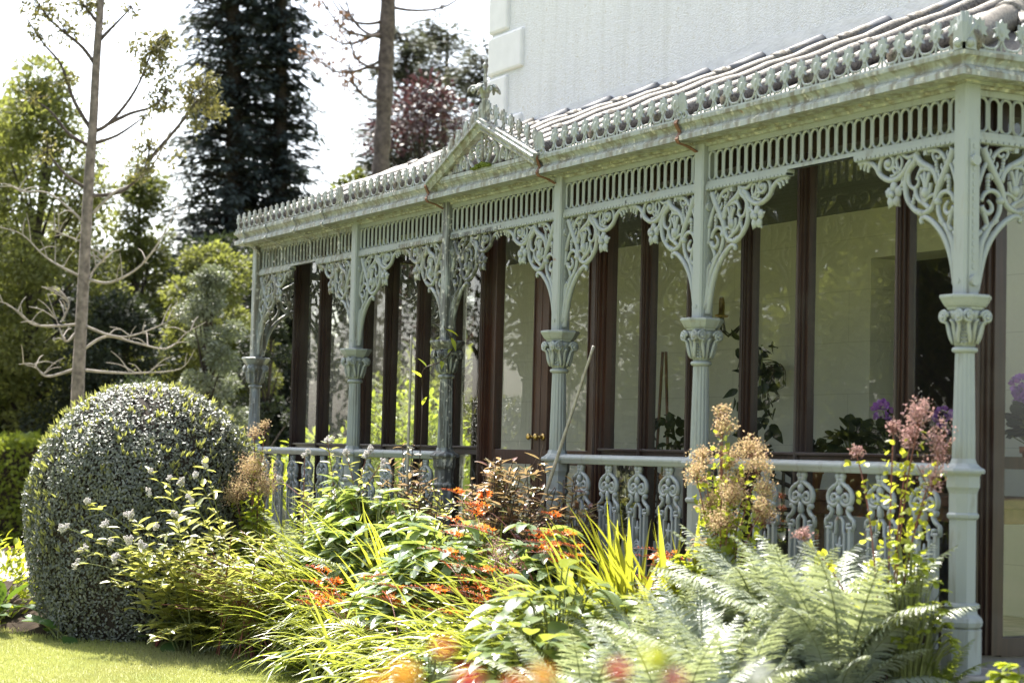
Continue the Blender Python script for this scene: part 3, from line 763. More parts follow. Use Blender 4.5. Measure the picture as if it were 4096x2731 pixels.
def rollm(p, q, r, name='roof_roll'):
    p, q = Vector(p), Vector(q); L = (q-p).length
    k = max(2, int(L/.12)); m = MB(); pts = []; rr = []
    for i in range(k+1):
        u = i/k; pts.append(p.lerp(q, u)+Vector((0, 0, .006*math.sin(i*1.7)+.004*math.sin(i*.6+p.x))))
        rr.append(r*(1.0+.03*math.sin(i*2.1+p.x*7)))
    m.tube(pts, rr, 12)
    nj = max(1, int(L/.85))
    for j in range(1, nj+1):
        c = p.lerp(q, j/(nj+.4)); d = (q-p).normalized(); m.tube([c-d*.05, c+d*.05], r*1.09, 12)
    return O(name, m.mesh(name, 'roll'), roof)
xx = x0+.42
while xx < x1-.1:
    yl = -.12; yt = HY
    if xx < tx0: yt = -.12+(xx-x0)/(tx0-x0)*(HY+.12)
    if xx > tx1: yt = -.12+(x1-xx)/(x1-tx1)*(HY+.12)
    up = .045
    rollm((xx, yl, rz(yl)+up), (xx, yt, rz(yt)+up), .052)
    if tx0 < xx < tx1:                                         # lead dressed over the roll's end at the wall
        mm = MB(); mm.tube([(xx, HY-.30, rz(HY-.30)+up), (xx, HY-.14, rz(HY-.14)+up+.004), (xx, HY-.01, rz(HY)+up+.012)], [.054, .056, .050], 9)
        O('lead_cap', mm.mesh('lead_cap', 'lead'), roof)
    xx += .745
rollm((x1+.01, -.14, 2.955), (tx1, HY, ZT+.05), .075, 'hip_roll'); rollm((x0, -.13, 2.95), (tx0, HY, ZT+.05), .06, 'hip_roll')
for y in (.55, 1.3, 2.05, 2.8):
    k = min(1, (y+.12)/(HY+.12)); rollm((x1+.0, y, 2.965), (x1-(x1-tx1)*k, y, 2.925+(ZT-2.925)*k+.045), .055)

# ---- glazing
wood = 'wood'
def post(x, y, wx, wy, z0=.05, z1=2.79, name='window_post', mat='wood', rot=0):
    m = MB(False); m.box(-wx/2, wx/2, -wy/2, wy/2, z0, z1)
    for s in (-1, 1):                                          # planted mouldings beside the glass, nosing in front
        m.box(s*(wx/2+.010)-.010, s*(wx/2+.010)+.010, -wy/2+.022, wy/2-.02, z0, z1)
    m.box(-wx*.30, wx*.30, -wy/2-.014, -wy/2, z0, z1)
    m.tube([(0, -wy/2-.016, z0), (0, -wy/2-.016, z1)], .010, 8)
    return O(name, m.mesh(name, mat), ver, (x, y, 0), (0, 0, rot))
front = [XL, -8.84, -7.92, -7.42, -6.80, -6.23, -5.66, -3.98, -3.43, -2.88, -2.30, -1.75, -.87, XR]
for k, x in enumerate(front):
    cor = k in (0, len(front)-1); dr = k in (6, 7)
    post(x, GY, .10 if cor else (.11 if dr else .066), .11 if (cor or dr) else .085, mat='wood_red' if dr else 'wood')
for (a, b) in ((XL, -5.66), (-3.98, XR)):
    m = MB(False); m.box(a, b, GY-.045, GY+.045, .955, 1.002); m.box(a, b, GY-.062, GY+.03, 1.0, 1.018)
    O('window_sill', m.mesh('window_sill', 'wood'), ver, bev=.003)
    m = MB(False); m.box(a, b, GY-.04, GY+.04, .04, .13); O('window_bottom_rail', m.mesh('window_bottom_rail', 'wood'), ver, bev=.003)
m = MB(False); m.box(XL, XR, GY-.045, GY+.045, 2.70, 2.80); O('window_head', m.mesh('window_head', 'wood'), ver, bev=.003)
def pane(a, b, z0, z1, par=ver, y=GY+.008):
    m = MB(False); m.add([(a, y, z0), (b, y, z0), (b, y, z1), (a, y, z1)], [(0, 1, 2, 3)]); return O('window_pane', m.mesh('window_pane', 'glass', False), par)
for k in range(len(front)-1):
    if k == 6: continue
    a, b = front[k]+.045, front[k+1]-.045
    pane(a, b, 1.018, 2.70); pane(a, b, .13, .955)
# double door in the middle bay
da, dm, db = -5.60, -4.80, -4.04
for (a, b, kn) in ((da, dm-.004, True), (dm+.004, db, False)):
    m = MB(False); y0, y1 = GY-.03, GY+.03
    m.box(a, a+.095, y0, y1, .06, 2.70); m.box(b-.095, b, y0, y1, .06, 2.70)
    m.box(a+.095, b-.095, y0+.002, y1-.002, 2.60, 2.70); m.box(a+.095, b-.095, y0+.002, y1-.002, .90, 1.0); m.box(a+.095, b-.095, y0+.002, y1-.002, .06, .24)
    for (z0, z1) in ((.24, .90), (1.0, 2.6)):
        m.box(a+.095, a+.108, y0-.008, y1, z0, z1); m.box(b-.108, b-.095, y0-.008, y1, z0, z1)
    d = O('door', m.mesh('door', 'wood_red'), ver, bev=.003)
    pane(a+.10, b-.10, 1.0, 2.6, d, GY); pane(a+.10, b-.10, .24, .90, d, GY)
    xk = (b-.05) if kn else (a+.05)
    mk = MB(); mk.tube([(xk, y0, 1.09), (xk, y0-.008, 1.09)], .025, 16, up=(0, 0, 1)); mk.tube([(xk, y0-.008, 1.09), (xk, y0-.04, 1.09)], .010, 8, up=(0, 0, 1)); mk.ball((xk, y0-.058, 1.09), .021, n=9, sq=(1, .85, 1.15))
    O('door_knob', mk.mesh('door_knob', 'brass'), d)
m = MB(False); m.box(-5.60, -4.04, GY-.05, GY+.05, 0, .055); O('door_sill', m.mesh('door_sill', 'wood'), ver)
# glazed ends
for (x, ys, o) in ((XL, [.95, 1.57, 2.15], -.008), (XR, [1.0, 1.62, 2.15], .008)):
    for y in ys: post(x, y, .066, .085, rot=PI/2 if x == XR else -PI/2)
    for nm, z0, z1 in (('window_sill', .955, 1.016), ('window_bottom_rail', .04, .13), ('window_head', 2.70, 2.80)):
        m = MB(False); m.box(x-.045, x+.045, GY+.05, 2.19, z0, z1); O(nm, m.mesh(nm, 'wood'), ver)
    yy = [GY]+ys
    for k in range(3):
        for (z0, z1) in ((1.016, 2.70), (.13, .955)):
            m = MB(False); a, b = yy[k]+.045, yy[k+1]-.045
            m.add([(x, a, z0), (x, b, z0), (x, b, z1), (x, a, z1)], [(0, 1, 2, 3)]); O('window_pane', m.mesh('window_pane', 'glass', False), ver)
# floor, ceiling, stone step
m = MB(False); m.box(XL, XR, GY-.04, HY-.003, -.05, .045); O('floor', m.mesh('floor', 'stone'), ver)
m = MB(False); m.box(XC[0]+.05, XC[5]-.05, .02, .36, 2.81, 2.83); slab([(XC[0]+.05, .365, 2.83), (XC[5]-.05, .365, 2.83), (XC[5]-.05, HY-.003, 2.73), (XC[0]+.05, HY-.003, 2.73)]); O('ceiling', m.mesh('ceiling', 'ceiling'), ver)
m = MB(False); m.box(XC[0]-.16, XC[5]+.16, -.16, GY-.05, -.40, -.008); m.box(XC[5]-.16, XC[5]+.16, GY-.05, 3.2, -.40, -.008); m.box(XC[0]-.16, XC[0]+.16, GY-.05, HY, -.40, -.008)
O('stone_plinth', m.mesh('stone_plinth', 'stone'), ver, bev=.012)

# ================================================================== THE HOUSE
hs = thing('house', 'white roughcast house with smooth corner stones rising behind the veranda roof', 'house', (-5.4, HY, 0))
hs_l = Vector((-5.4, HY, 0))
def HO(name, m, mats, **k): return O(name, m.mesh(name, mats), hs, tuple(-hs_l), **k)
HX0, HX1 = -9.42, -1.30; oa, ob, oz = -3.56, -2.62, 2.37
m = MB(False)
for (a, b, z0, z1) in ((HX0, HX1, 2.86, 9.0),): m.box(a, b, HY, HY+.35, z0, z1)
m.box(HX0, HX0+.35, HY+.35, 11., -.6, 9.0); m.box(HX1-.35, HX1, HY+.35, 11., -.6, 9.)
HO('roughcast_wall', m, 'roughcast')
m = MB(False)
m.box(HX0, oa, HY, HY+.35, -.6, 2.86); m.box(ob, HX1, HY, HY+.35, -.6, 2.86); m.box(oa, ob, HY, HY+.35, oz, 2.86)
HO('inner_wall', m, 'blockwall')
m = MB(False)                                                    # hall behind the doorway
m.box(oa-.8, ob+.8, HY+2.2, HY+2.3, -.1, 2.9); m.box(oa-.9, oa-.8, HY+.35, HY+2.2, -.1, 2.9); m.box(ob+.8, ob+.9, HY+.35, HY+2.2, -.1, 2.9); m.box(oa-.8, ob+.8, HY+.35, HY+2.2, 2.8, 2.9); m.box(oa-.8, ob+.8, HY+.35, HY+2.2, -.1, .04)
HO('hallway', m, 'table')
for k in range(16):
    z0 = 2.95+k*.40-.02; w = .66 if k % 2 == 0 else .36
    m = MB(False); m.box(HX0-.035, HX0+w, HY-.032, HY+.45, z0+.012, z0+.388)
    o = HO('quoin', m, 'quoin', bev=.028)
# mortar fillet where the veranda roof meets the wall
m = MB(False); xs = np.linspace(tx0-.3, HX1, 60); top = [ZT+.10+.07*min(1, (x-tx0)/3.5)+.02*math.sin(x*2.3)+.012*math.sin(x*6.1) for x in xs]
vs = [(x, HY-.012, ZT-.1) for x in xs]+[(x, HY-.012, z) for x, z in zip(xs, top)]+[(x, HY-.0005, z-.012) for x, z in zip(xs, top)]
n = len(xs); m.add(vs, [(i, i+1, n+i+1, n+i) for i in range(n-1)]+[(n+i, n+i+1, 2*n+i+1, 2*n+i) for i in range(n-1)])
HO('mortar_fillet', m, 'mortar')

# ================================================================== THINGS INSIDE THE VERANDA
def wicker_chair(loc, rz, label):
    t = thing('wicker_chair', label, 'chair', loc, rz, 'wicker chairs behind the glass')
    m = MB(False); m.box(-.27, .27, -.26, .26, .34, .42)
    for k in range(9): m.box(-.275, .275, -.268, -.258, .24+k*.012, .246+k*.012)
    O('seat', m.mesh('seat', 'wicker'), t, bev=.02)
    m = MB()
    for i in range(15):
        a = PI*i/14; x, y = .30*math.cos(a), .24*math.sin(a); m.tube([(x, y, .40), (x*1.05, y*1.12, .66), (x*1.08, y*1.2, .74+.20*math.sin(a))], .012, 5)
    for h in np.linspace(.44, .74, 8):
        k = (h-.4)/.34; m.tube([((.30+.02*k)*math.cos(a), (.24+.04*k)*math.sin(a), h+.20*math.sin(a)*max(0, k-.6)/.4) for a in np.linspace(0, PI, 18)], .016, 5, flat=.5)
    m.tube([(.325*math.cos(a), .29*math.sin(a), .75+.20*math.sin(a)) for a in np.linspace(-.2, PI+.2, 22)], .022, 7)
    O('backrest', m.mesh('backrest', 'wicker'), t)
    for sx in (-1, 1):
        for sy in (-1, 1):
            m = MB(); m.tube([(sx*.24, sy*.22, .36), (sx*.26, sy*.25, 0)], [.022, .018], 8); O('leg', m.mesh('leg', 'wicker'), t)
    m = MB(False); m.box(-.24, .24, -.24, .22, .42, .49); O('cushion', m.mesh('cushion', 'cushion'), t, bev=.03)
    return t
wicker_chair((-3.20, 1.05, .045), R(-150), 'wicker chair with dark cushion behind the third and fourth balusters from the leaning cane')
wicker_chair((-4.75, 1.25, .045), R(160), 'wicker chair seen through the lower glass of the brown double door')
t = thing('garden_table', 'long brown timber table behind the glass at the right hand bay', 'table', (-1.35, .95, .045))
m = MB(False); m.box(-.85, .75, -.30, .30, .70, .76); m.box(-.80, .70, -.27, .27, .62, .70); O('tabletop', m.mesh('tabletop', 'table'), t, bev=.006)
for sx in (-.76, .66):
    for sy in (-.24, .24):
        m = MB(False); m.box(sx-.03, sx+.03, sy-.03, sy+.03, 0, .62); O('leg', m.mesh('leg', 'table'), t)
def pot_mesh(r=.10, h=.18):
    m = MB(); m.lathe([(r*.68, 0), (r*.95, h*.8), (r*1.08, h*.8), (r*1.1, h), (r*.95, h), (r*.9, h*.86), (.01, h*.86)], 20); return m.mesh('pot', 'pot')
PM = pot_mesh()
def geranium(loc, label, s=1.0, flower=None, nf=2, seed=1):
    t = thing('potted_plant', label, 'plant', loc, 0, 'pot plants on the window table'); O('pot', PM, t, s=s)
    f = FM(); n = 75; c = rdir(n); c[:, 2] = np.abs(c[:, 2])*.9; P = c*U(.55, 1, n)[:, None]*np.array([.20, .20, .24])*s+np.array([0, 0, .24*s])
    f.leaves(P, unit(c+rdir(n)*.5), unit(np.array([0, 0, 1.])+rdir(n)*.4), U(.06, .10, n)*s, U(.07, .11, n)*s, [.5, .95, 1, .8, .2], .4, .1)
    q = np.zeros((n, 4, 3)); tt = np.linspace(0, 1, 4)[None, :, None]; q[:] = np.array([0, 0, .15*s])*(1-tt)+P[:, None, :]*tt
    f.tubes(q, .003*s, 4, 1); O('foliage', f.mesh('foliage', ['pot_leaf', 'stem']), t)
    if flower:
        for k in range(nf):
            f = FM(); n = 60; d = rdir(n); c0 = np.array([U(-.12, .12), U(-.10, .02), U(.42, .56)])*s
            f.leaves(c0+d*.045*s, d, rdir(n), .035*s, .035*s, OVAL, .5, .1)
            f.tubes(np.stack([np.array([0, 0, .2*s])*(1-u)+c0*u for u in np.linspace(0, 1, 5)])[None], .004, 4, 1)
            O('flower_head', f.mesh('flower_head', [flower, 'stem']), t)
    return t
geranium((-1.78, .72, .81), 'dark leafed pot plant with no flower on the table left of the violet ones', .85)
geranium((-1.30, .66, .81), 'pot plant with one violet flower head on the table behind the long handrail', .9, 'violet', 1)
geranium((-.88, .72, .81), 'pot plant with violet flowers just left of the nearest column', .8, 'violet', 2)
geranium((-.42, .86, .90), 'tall violet flowered pot plant right of the nearest column', .95, 'violet', 3)
geranium((-2.12, .68, .81), 'small dark leafed pot plant half hidden by a brown window post', .6)
t = thing('trained_climber', 'dark climbing plant trained up a stake behind the glass right of the fifth column', 'plant', (-2.62, .62, .045))
O('pot', PM, t, s=1.3)
f = FM(); q = np.array([[(.02*math.sin(z*5), .02*math.cos(z*4), z) for z in np.linspace(.15, 1.62, 12)]]); f.tubes(q, .008, 5, 1)
n = 110; z = U(.75, 1.66, n); P = np.stack([U(-.13, .13, n)*(1.2-.55*(z-.75)), U(-.10, .10, n), z], 1); d = rdir(n); d[:, 2] -= .6
f.leaves(P, unit(d), rdir(n), U(.06, .11, n), U(.045, .07, n), [.3, .9, 1, .7, .4, .05], .5, .2); O('foliage', f.mesh('foliage', ['pot_leaf', 'stem']), t)
t = thing('staked_plant', 'low leafy pot plant under two tall canes behind the glass by the leaning cane', 'plant', (-3.78, .68, .045)); O('pot', PM, t, s=1.6)
for s in (-1, 1):
    m = MB(); m.tube([(s*.09, s*.02, .2), (s*.02, 0, 1.62)], .010, 6); O('cane', m.mesh('cane', 'table'), t)
f = FM(); n = 70; P = rdir(n)*np.array([.12, .12, .16])+np.array([0, 0, 1.04]); f.leaves(P, rdir(n), rdir(n), .08, .06, OVAL, .4, .15); f.tubes(np.array([[(0, 0, z) for z in np.linspace(.2, 1.0, 5)]]), .006, 4, 1)
O('foliage', f.mesh('foliage', ['pot_leaf', 'stem']), t)
t = thing('hanging_flower_bunch', 'faded blue flower bunch drying against the inner wall', 'dried flowers', (-4.42, HY-.10, 1.62))
f = FM(); n = 46; PL, T = arcs(np.tile([[0, 0, 0.]], (n, 1)), U(PI*.75, PI*1.5, n), U(-.2, 1.0, n), U(.14, .30, n), U(1.2, 2.3, n), 7); f.tubes(PL, .003, 4, 1)
f.leaves(PL[:, -1], T[:, -1], rdir(n), .05, .022, OVAL, .3, .2, 0); O('flowers', f.mesh('flowers', ['violet', 'stem_brown']), t); t.children[0].data.materials[0] = LM['pot_leaf']
t = thing('wall_sconce', 'dark branched wall light on the inner wall under the fifth column bracket', 'lamp', (-5.02, HY-.02, 2.02))
m = MB(); m.lathe([(.05, -.12), (.06, 0), (.03, .12)], 10); m.tube([(0, -.05, -.05), (0, -.12, -.14), (0, -.20, -.10), (0, -.22, 0)], .010, 6); m.tube([(0, -.04, -.04), (-.10, -.10, -.13), (-.17, -.12, -.08), (-.18, -.12, .02)], .010, 6)
O('bracket_arm', m.mesh('bracket_arm', 'iron'), t)
for p in ((0, -.22, 0), (-.18, -.12, .02)):
    m = MB(); m.lathe([(.04, p[2]), (.045, p[2]+.012), (.015, p[2]+.02), (.014, p[2]+.12), (.006, p[2]+.15)], 10, (p[0], p[1])); O('candle_lamp', m.mesh('candle_lamp', 'brass'), t)
# ================================================================== GROUND
m = MB(False); m.add([(-260, -260, -.6), (60, -260, -.6), (60, 260, -.6), (-260, 260, -.6)], [(0, 1, 2, 3)])
lawn = O('lawn', m.mesh('lawn', 'turf', False)); tag(lawn, kind='structure')
EX = [-12., -9.6, -9., -8.2, -7.7, -7.2, -6.2, -5.4, -4.8, -4., -3., -1., 3.]; EY = [-2.7, -2.7, -2.45, -1.95, -1.2, -1.12, -.92, -.95, -1.15, -1.6, -1.9, -2.4, -2.6]
def edge(x): return np.interp(x, EX, EY)
def sz(x, y):
    e = edge(x); u = np.clip((y-e)/(-.17-e), 0, 1); return -.62+.56*(u**.75)
nx, ny = 120, 26; V = []; F = []
for i in range(nx+1):
    x = -11.5+14*i/nx; e = edge(x)+.05*math.sin(x*7)+.03*math.sin(x*17)
    for j in range(ny+1):
        y = e+(-.155-e)*j/ny; V.append((x, y, float(sz(x, y))+.02*math.sin(x*23+j)+.012*math.sin(y*31+i*2.3)))
for i in range(nx):
    for j in range(ny): a = i*(ny+1)+j; F.append((a, a+ny+1, a+ny+2, a+1))
m = MB(); m.add(V, F); tag(O('flower_bed_soil', m.mesh('flower_bed_soil', 'soil')), kind='structure')
m = MB(False); m.add([(-30, -2.8, -.594), (-13.5, -2.8, -.594), (-13.2, -1., -.594), (-13.6, 1.0, -.594), (-30, 2.4, -.594)], [(0, 1, 2, 3, 4)])
tag(O('gravel_path', m.mesh('gravel_path', 'gravel', False)), kind='structure')
f = FM(); n = 120000; x = U(-9.6, -3.4, n); y = U(-4.6, -.7, n); k = y < edge(x)+.10+.06*np.sin(x*9); x, y = x[k], y[k]; n = len(x)
P = np.stack([x, y, np.full(n, -.602)], 1); az = U(0, 2*PI, n); near = np.clip((y-edge(x)+.25)/.35, 0, 1)
f.cards(P, azel(az, U(.7, 1.5, n)), azel(az+PI/2, np.zeros(n)), U(.016, .034, n)*(1+1.3*near), .006, 0, np.clip(rng.normal(.5, .25, n)+.35*np.sin(x*1.9+y*2.7)-.4*near, 0, 1))
tag(O('grass', f.mesh('grass', ['grass'])), 'short mown lawn grass in front of the flower bed', 'grass', kind='stuff')

# ================================================================== THE CLIPPED DOME AND LEFT HAND SHRUBS
t = thing('clipped_shrub', 'large clipped dome of small glossy grey green leaves at the veranda end', 'shrub', (-8.60, -1.31, -.6))
def dome_r(z):                                                   # radius against height above ground
    return .93*np.where(z > 1.17, np.sqrt(np.maximum(0, 1-((z-1.17)/.90)**2.0)), np.where(z < .75, .80+.20*(z/.75)**.7, 1.0))
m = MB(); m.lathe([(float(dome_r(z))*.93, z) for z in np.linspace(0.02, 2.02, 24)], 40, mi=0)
O('dark_core', m.mesh('dark_core', 'bark_dark'), t)  # solid core, coloured dark to stand in for shade between the leaves
f = FM(); n = 74000; th = U(0, 2*PI, n); z = U(0, 1, n)**.85*2.07; r = dome_r(z)
e = .01; sl = (dome_r(np.minimum(z+e, 2.069))-r)/e; nrm = unit(np.stack([np.cos(th), np.sin(th), -np.clip(sl, -6, .4)], 1))
wob = .03*np.sin(th*4+z*3)+.018*np.sin(th*9-z*6)+.012*np.sin(th*17+z*13)
P = np.stack([np.cos(th)*(r+wob), np.sin(th)*(r+wob), z], 1)+nrm*(-np.abs(rng.normal(.0, .05, n))+.012)[:, None]
D = unit(np.cross(nrm, rdir(n))+nrm*U(-.1, .7, n)[:, None]); N = unit(nrm*.7+rdir(n)*.55+np.array([.15, -.1, .6]))
f.leaves(P, D, N, U(.019, .034, n), U(.012, .020, n), [.2, 1, .8, .1], .5, .18)
n = 800; th = U(0, 2*PI, n); z = U(.3, 1, n)*2.05; r = dome_r(z); P = np.stack([np.cos(th)*r, np.sin(th)*r, z], 1)
for q in range(4):
    f.leaves(P, unit(np.stack([np.cos(th)*.6, np.sin(th)*.6, np.ones(n)], 1)+rdir(n)*.55), rdir(n), U(.03, .075, n), .014, LANCE, .2, .2, 1)
O('foliage', f.mesh('foliage', ['hedge', 'hedge_tip']), t)

def leafmound(name, label, cat, loc, R3, n, mat, L, W, prof=OVAL, seed=0, twigs=True, up=.3, group=None, extra=None):
    t = thing(name, label, cat, loc, 0, group); f = FM()
    c = rdir(n); c[:, 2] = np.abs(c[:, 2]); k = U(.45, 1.05, n)**.6; P = c*k[:, None]*np.array(R3)
    f.leaves(P, unit(c+rdir(n)*.7), unit(np.array([0, 0, up*2])+c+rdir(n)*.5), U(L*.7, L*1.3, n), U(W*.7, W*1.3, n), prof, U(.1, .8, n), .15, 0)
    if twigs:
        q = 22; az = U(0, 2*PI, q); PL, T = arcs(np.zeros((q, 3)), az, U(.6, 1.5, q), U(.6, .95, q)*max(R3), U(-.2, .6, q), 6); PL = PL*np.array([1, 1, R3[2]/max(R3)]); f.tubes(PL, np.linspace(.008, .003, 6), 4, 1)
    O('foliage', f.mesh('foliage', [mat, 'stem_brown']), t)
    if extra: extra(t)
    return t
def berries(t):
    for k in range(11):
        f = FM(); c = np.array([U(-.5, .6), U(-.55, .4), U(.55, .95)]); n = 50; f.blobs(c+rdir(n)*np.array([.06, .06, .035]), U(.006, .011, n))
        f.tubes(np.stack([np.array([c[0]*.4, c[1]*.4, .1])*(1-u)+c*u for u in np.linspace(0, 1, 4)])[None], .004, 4, 1); O('berry_cluster', f.mesh('berry_cluster', ['maroon', 'stem_red']), t)
leafmound('berry_shrub', 'yellow green shrub with maroon berry clusters left of the clipped dome', 'shrub', (-9.75, -2.35, -.6), (.62, .6, .78), 900, 'lime', .085, .035, LANCE, extra=berries)
def berg(loc, label, n=16, s=1.0, red=False):
    t = thing('broad_leaf_plant', label, 'plant', loc, 0, 'round leathery leafed plants along the lawn edge'); f = FM()
    az = U(0, 2*PI, n); PL, T = arcs(U(-.05, .05, (n, 3))*[1, 1, 0], az, U(.6, 1.3, n), U(.14, .30, n)*s, U(.2, .9, n), 5); f.tubes(PL, .007, 5, 1)
    f.leaves(PL[:, -1], unit(T[:, -1]+rdir(n)*.2), unit(azel(az, np.full(n, .9))), U(.16, .23, n)*s, U(.13, .19, n)*s, [.45, .85, 1, .98, .8, .35], U(.2, 1.2, n), .1)
    O('foliage', f.mesh('foliage', ['berg', 'stem']), t)
    if red:
        f = FM(); f.leaves(np.array([[.05, -.12, .12]]), np.array([[-.4, -.6, -.5]]), np.array([[.3, -.5, .8]]), .2, .12, OVAL, .9, .3); O('withered_leaf', f.mesh('withered_leaf', ['maroon']), t)
berg((-5.25, -1.12, -.58), 'round leathery leaved plant under the first arching clump at the lawn edge', 15, 1.0)
berg((-7.55, -1.32, -.58), 'leathery leaved plant with a withered red leaf at the foot of the clipped dome', 14, 1.0, True)
berg((-9.05, -2.5, -.58), 'leathery leaved plant at the lower left corner, nearest the lawn', 18, 1.15)
berg((-9.6, -2.85, -.58), 'leathery leaved plant on the far left edge below the berry shrub', 16, 1.1)
berg((-8.3, -2.05, -.58), 'small leathery leaved plant between the berry shrub and the dome', 10, .8)

# ================================================================== FLOWER BED
def bez(p0, p1, p2, k):
    u = np.linspace(0, 1, k)[:, None]; return (1-u)**2*p0+2*u*(1-u)*p1+u*u*p2
def stem_plant(name, label, cat, base, ends, mat, L, W, nl, flower=None, stemmat='stem', group=None, spread=.22, fsize=1.0, prof=LANCE, droop=.8, nf=99):
    t = thing(name, label, cat, base, 0, group); b = np.array(base); f = FM(); heads = []
    for e in ends:
        e = np.array(e)-b; p0 = np.array([U(-spread, spread), U(-spread, spread), 0.]); pm = p0*.6+e*.4+np.array([0, 0, .22*np.linalg.norm(e)])
        q = bez(p0, pm, e, 12); f.tubes(q[None], np.linspace(.006, .003, 12), 5, 1)
        u = np.sort(U(.18, .99, nl)); i = u*11; i0 = np.minimum(i.astype(int), 10); P = q[i0]+(q[i0+1]-q[i0])*(i-i0)[:, None]; T = unit(q[i0+1]-q[i0])
        az = np.arange(nl)*2.4+U(0, 6.28)+U(-.4, .4, nl)
        D = unit(azel(az, U(-.1, .6, nl))+T*.35); N = unit(np.array([0, 0, 1.])+rdir(nl)*.35)
        s = (1.15-.5*u)
        f.leaves(P, D, N, U(L*.7, L*1.2, nl)*s, U(W*.7, W*1.2, nl)*s, prof, U(.2, 1.1, nl)*droop, .22); heads.append(e)
    O('foliage', f.mesh('foliage', [mat, stemmat]), t)
    if flower:
        for e in heads[:nf]:
            f = FM()
            for g in range(random.randint(2, 5)):
                c = e+np.array([U(-.03, .03), U(-.03, .03), U(-.035, .03)])*fsize*(0 if g == 0 else 1); n = 34
                f.blobs(c+rdir(n)*np.array([.022, .022, .026])*fsize*U(.3, 1, n)[:, None], U(.004, .0085, n)*fsize)
            O('flower_head', f.mesh('flower_head', [flower]), t)
    return t
PA = [(-7.41, -2.14, 0.53), (-7.27, -2.05, 0.36), (-7.08, -1.91, 0.43), (-7.14, -2.02, 0.25), (-7.18, -1.72, 0.77), (-6.93, -1.66, 0.72), (-6.79, -1.61, 0.69), (-7.00, -1.78, 0.60), (-6.88, -1.95, 0.28), (-7.26, -2.23, 0.09), (-7.35, -2.19, 0.17), (-6.93, -2.03, 0.15), (-6.74, -1.89, 0.23), (-6.64, -1.55, 0.76), (-6.61, -1.50, 0.85), (-6.79, -1.79, 0.37), (-7.50, -2.27, 0.33), (-6.73, -1.69, 0.47), (-6.57, -1.60, 0.57)]
stem_plant('white_flowered_plant', 'yellowing leaf clump with white flower sprays leaning out before the dome', 'plant', (-7.25, -1.10, -.6), PA+[(-6.95+U(-.6, .5), -1.6+U(-.45, .4), U(-.45, .3)) for _ in range(36)], 'persic', .15, .058, 22, 'white', 'stem', spread=.35, fsize=1.05, nf=19)
PB = [(-6.37, -0.63, 1.03), (-6.22, -0.54, 0.94), (-5.96, -0.48, 0.95), (-6.64, -0.70, 0.92), (-6.92, -0.79, 0.73), (-5.82, -0.42, 0.89)]
stem_plant('white_flowered_plant', 'tall white flowered stems standing against the left hand railing', 'plant', (-6.15, -.48, -.3), PB+[(U(-6.9, -5.6), U(-.7, -.45), U(.3, .65)) for _ in range(16)], 'persic', .13, .048, 20, 'white', 'stem_red', spread=.35, fsize=1.1, nf=6)
stem_plant('lance_leaf_plant', 'yellow green leafy stems between the white flowered clump and the arching leaves', 'plant', (-6.3, -.95, -.55), [(-6.5+U(-.5, .5), -1.35+U(-.35, .3), U(-.25, .35)) for _ in range(34)], 'persic', .13, .05, 20, None, 'stem_red', spread=.4)

# ---- arching grassy clumps
def blades(name, label, base, n, L, W, el, az0, azs, bend, mat='blade', spread=(.3, .2), group=None, prof=BLADE, cat='plant'):
    t = thing(name, label, cat, base, 0, group); f = FM()
    P = np.stack([rng.normal(0, spread[0], n), rng.normal(0, spread[1], n), np.zeros(n)], 1); P[:, 2] = sz(base[0]+P[:, 0], base[1]+P[:, 1])-base[2]-.01
    az = rng.normal(az0, azs, n); e = rng.normal(el, .22, n); D = azel(az, e); N = azel(az, e+PI/2)
    f.leaves(P, D, unit(N+rdir(n)*.35), U(L*.6, L*1.1, n), U(W*.7, W*1.2, n), prof, rng.normal(bend, .45, n), .28)
    O('leaves', f.mesh('leaves', [mat]), t); return t
LEFT = R(-112)
ga = 'clumps of arching grassy leaves'
blades('arching_leaf_clump', 'arching strap leaf clump spilling onto the lawn at the middle left', (-5.32, -.72, -.50), 270, .74, .031, 1.0, LEFT, .62, 1.75, 'blade', (.34, .16), ga)
blades('arching_leaf_clump', 'arching strap leaf clump behind and left of the lawn edge one', (-5.75, -.66, -.40), 170, .86, .032, 1.05, LEFT-.1, .6, 1.5, 'blade', (.35, .14), ga)
blades('arching_leaf_clump', 'arching leaf clump under the orange sprays at the bottom centre', (-3.35, -.98, -.48), 250, .78, .033, .92, LEFT, .6, 1.7, 'blade', (.40, .16), ga)
blades('arching_leaf_clump', 'arching leaf clump at the bottom edge right of the centre', (-2.55, -1.20, -.52), 260, .80, .032, .92, LEFT+.05, .65, 1.6, 'blade', (.45, .2), ga)
blades('arching_leaf_clump', 'arching leaf clump behind the lowest one and below the sword leaves', (-2.3, -1.0, -.30), 190, .86, .032, 1.0, LEFT, .7, 1.5, 'blade', (.40, .18), ga)
blades('sword_leaf_clump', 'upright yellow green sword leaves before the third bay railing', (-2.2, -.52, -.20), 60, .86, .050, 1.38, LEFT, .9, .35, 'bladey', (.24, .08), 'clumps of upright sword leaves', [.8, 1, 1, 1, .95, .85, .7, .5, .25, .03])
blades('sword_leaf_clump', 'upright strap leaves rising behind the first arching clump', (-4.95, -.66, -.36), 56, .92, .042, 1.25, LEFT, 1.2, .6, 'bladey', (.20, .10), 'clumps of upright sword leaves', [.8, 1, 1, 1, .95, .85, .7, .5, .25, .03])
blades('sword_leaf_clump', 'small pair of bright sword leaves standing above the serrated leaves', (-3.72, -.62, -.20), 7, .78, .045, 1.45, LEFT, 1.2, .25, 'bladey', (.05, .04), 'clumps of upright sword leaves', [.8, 1, 1, 1, .95, .85, .7, .5, .25, .03])
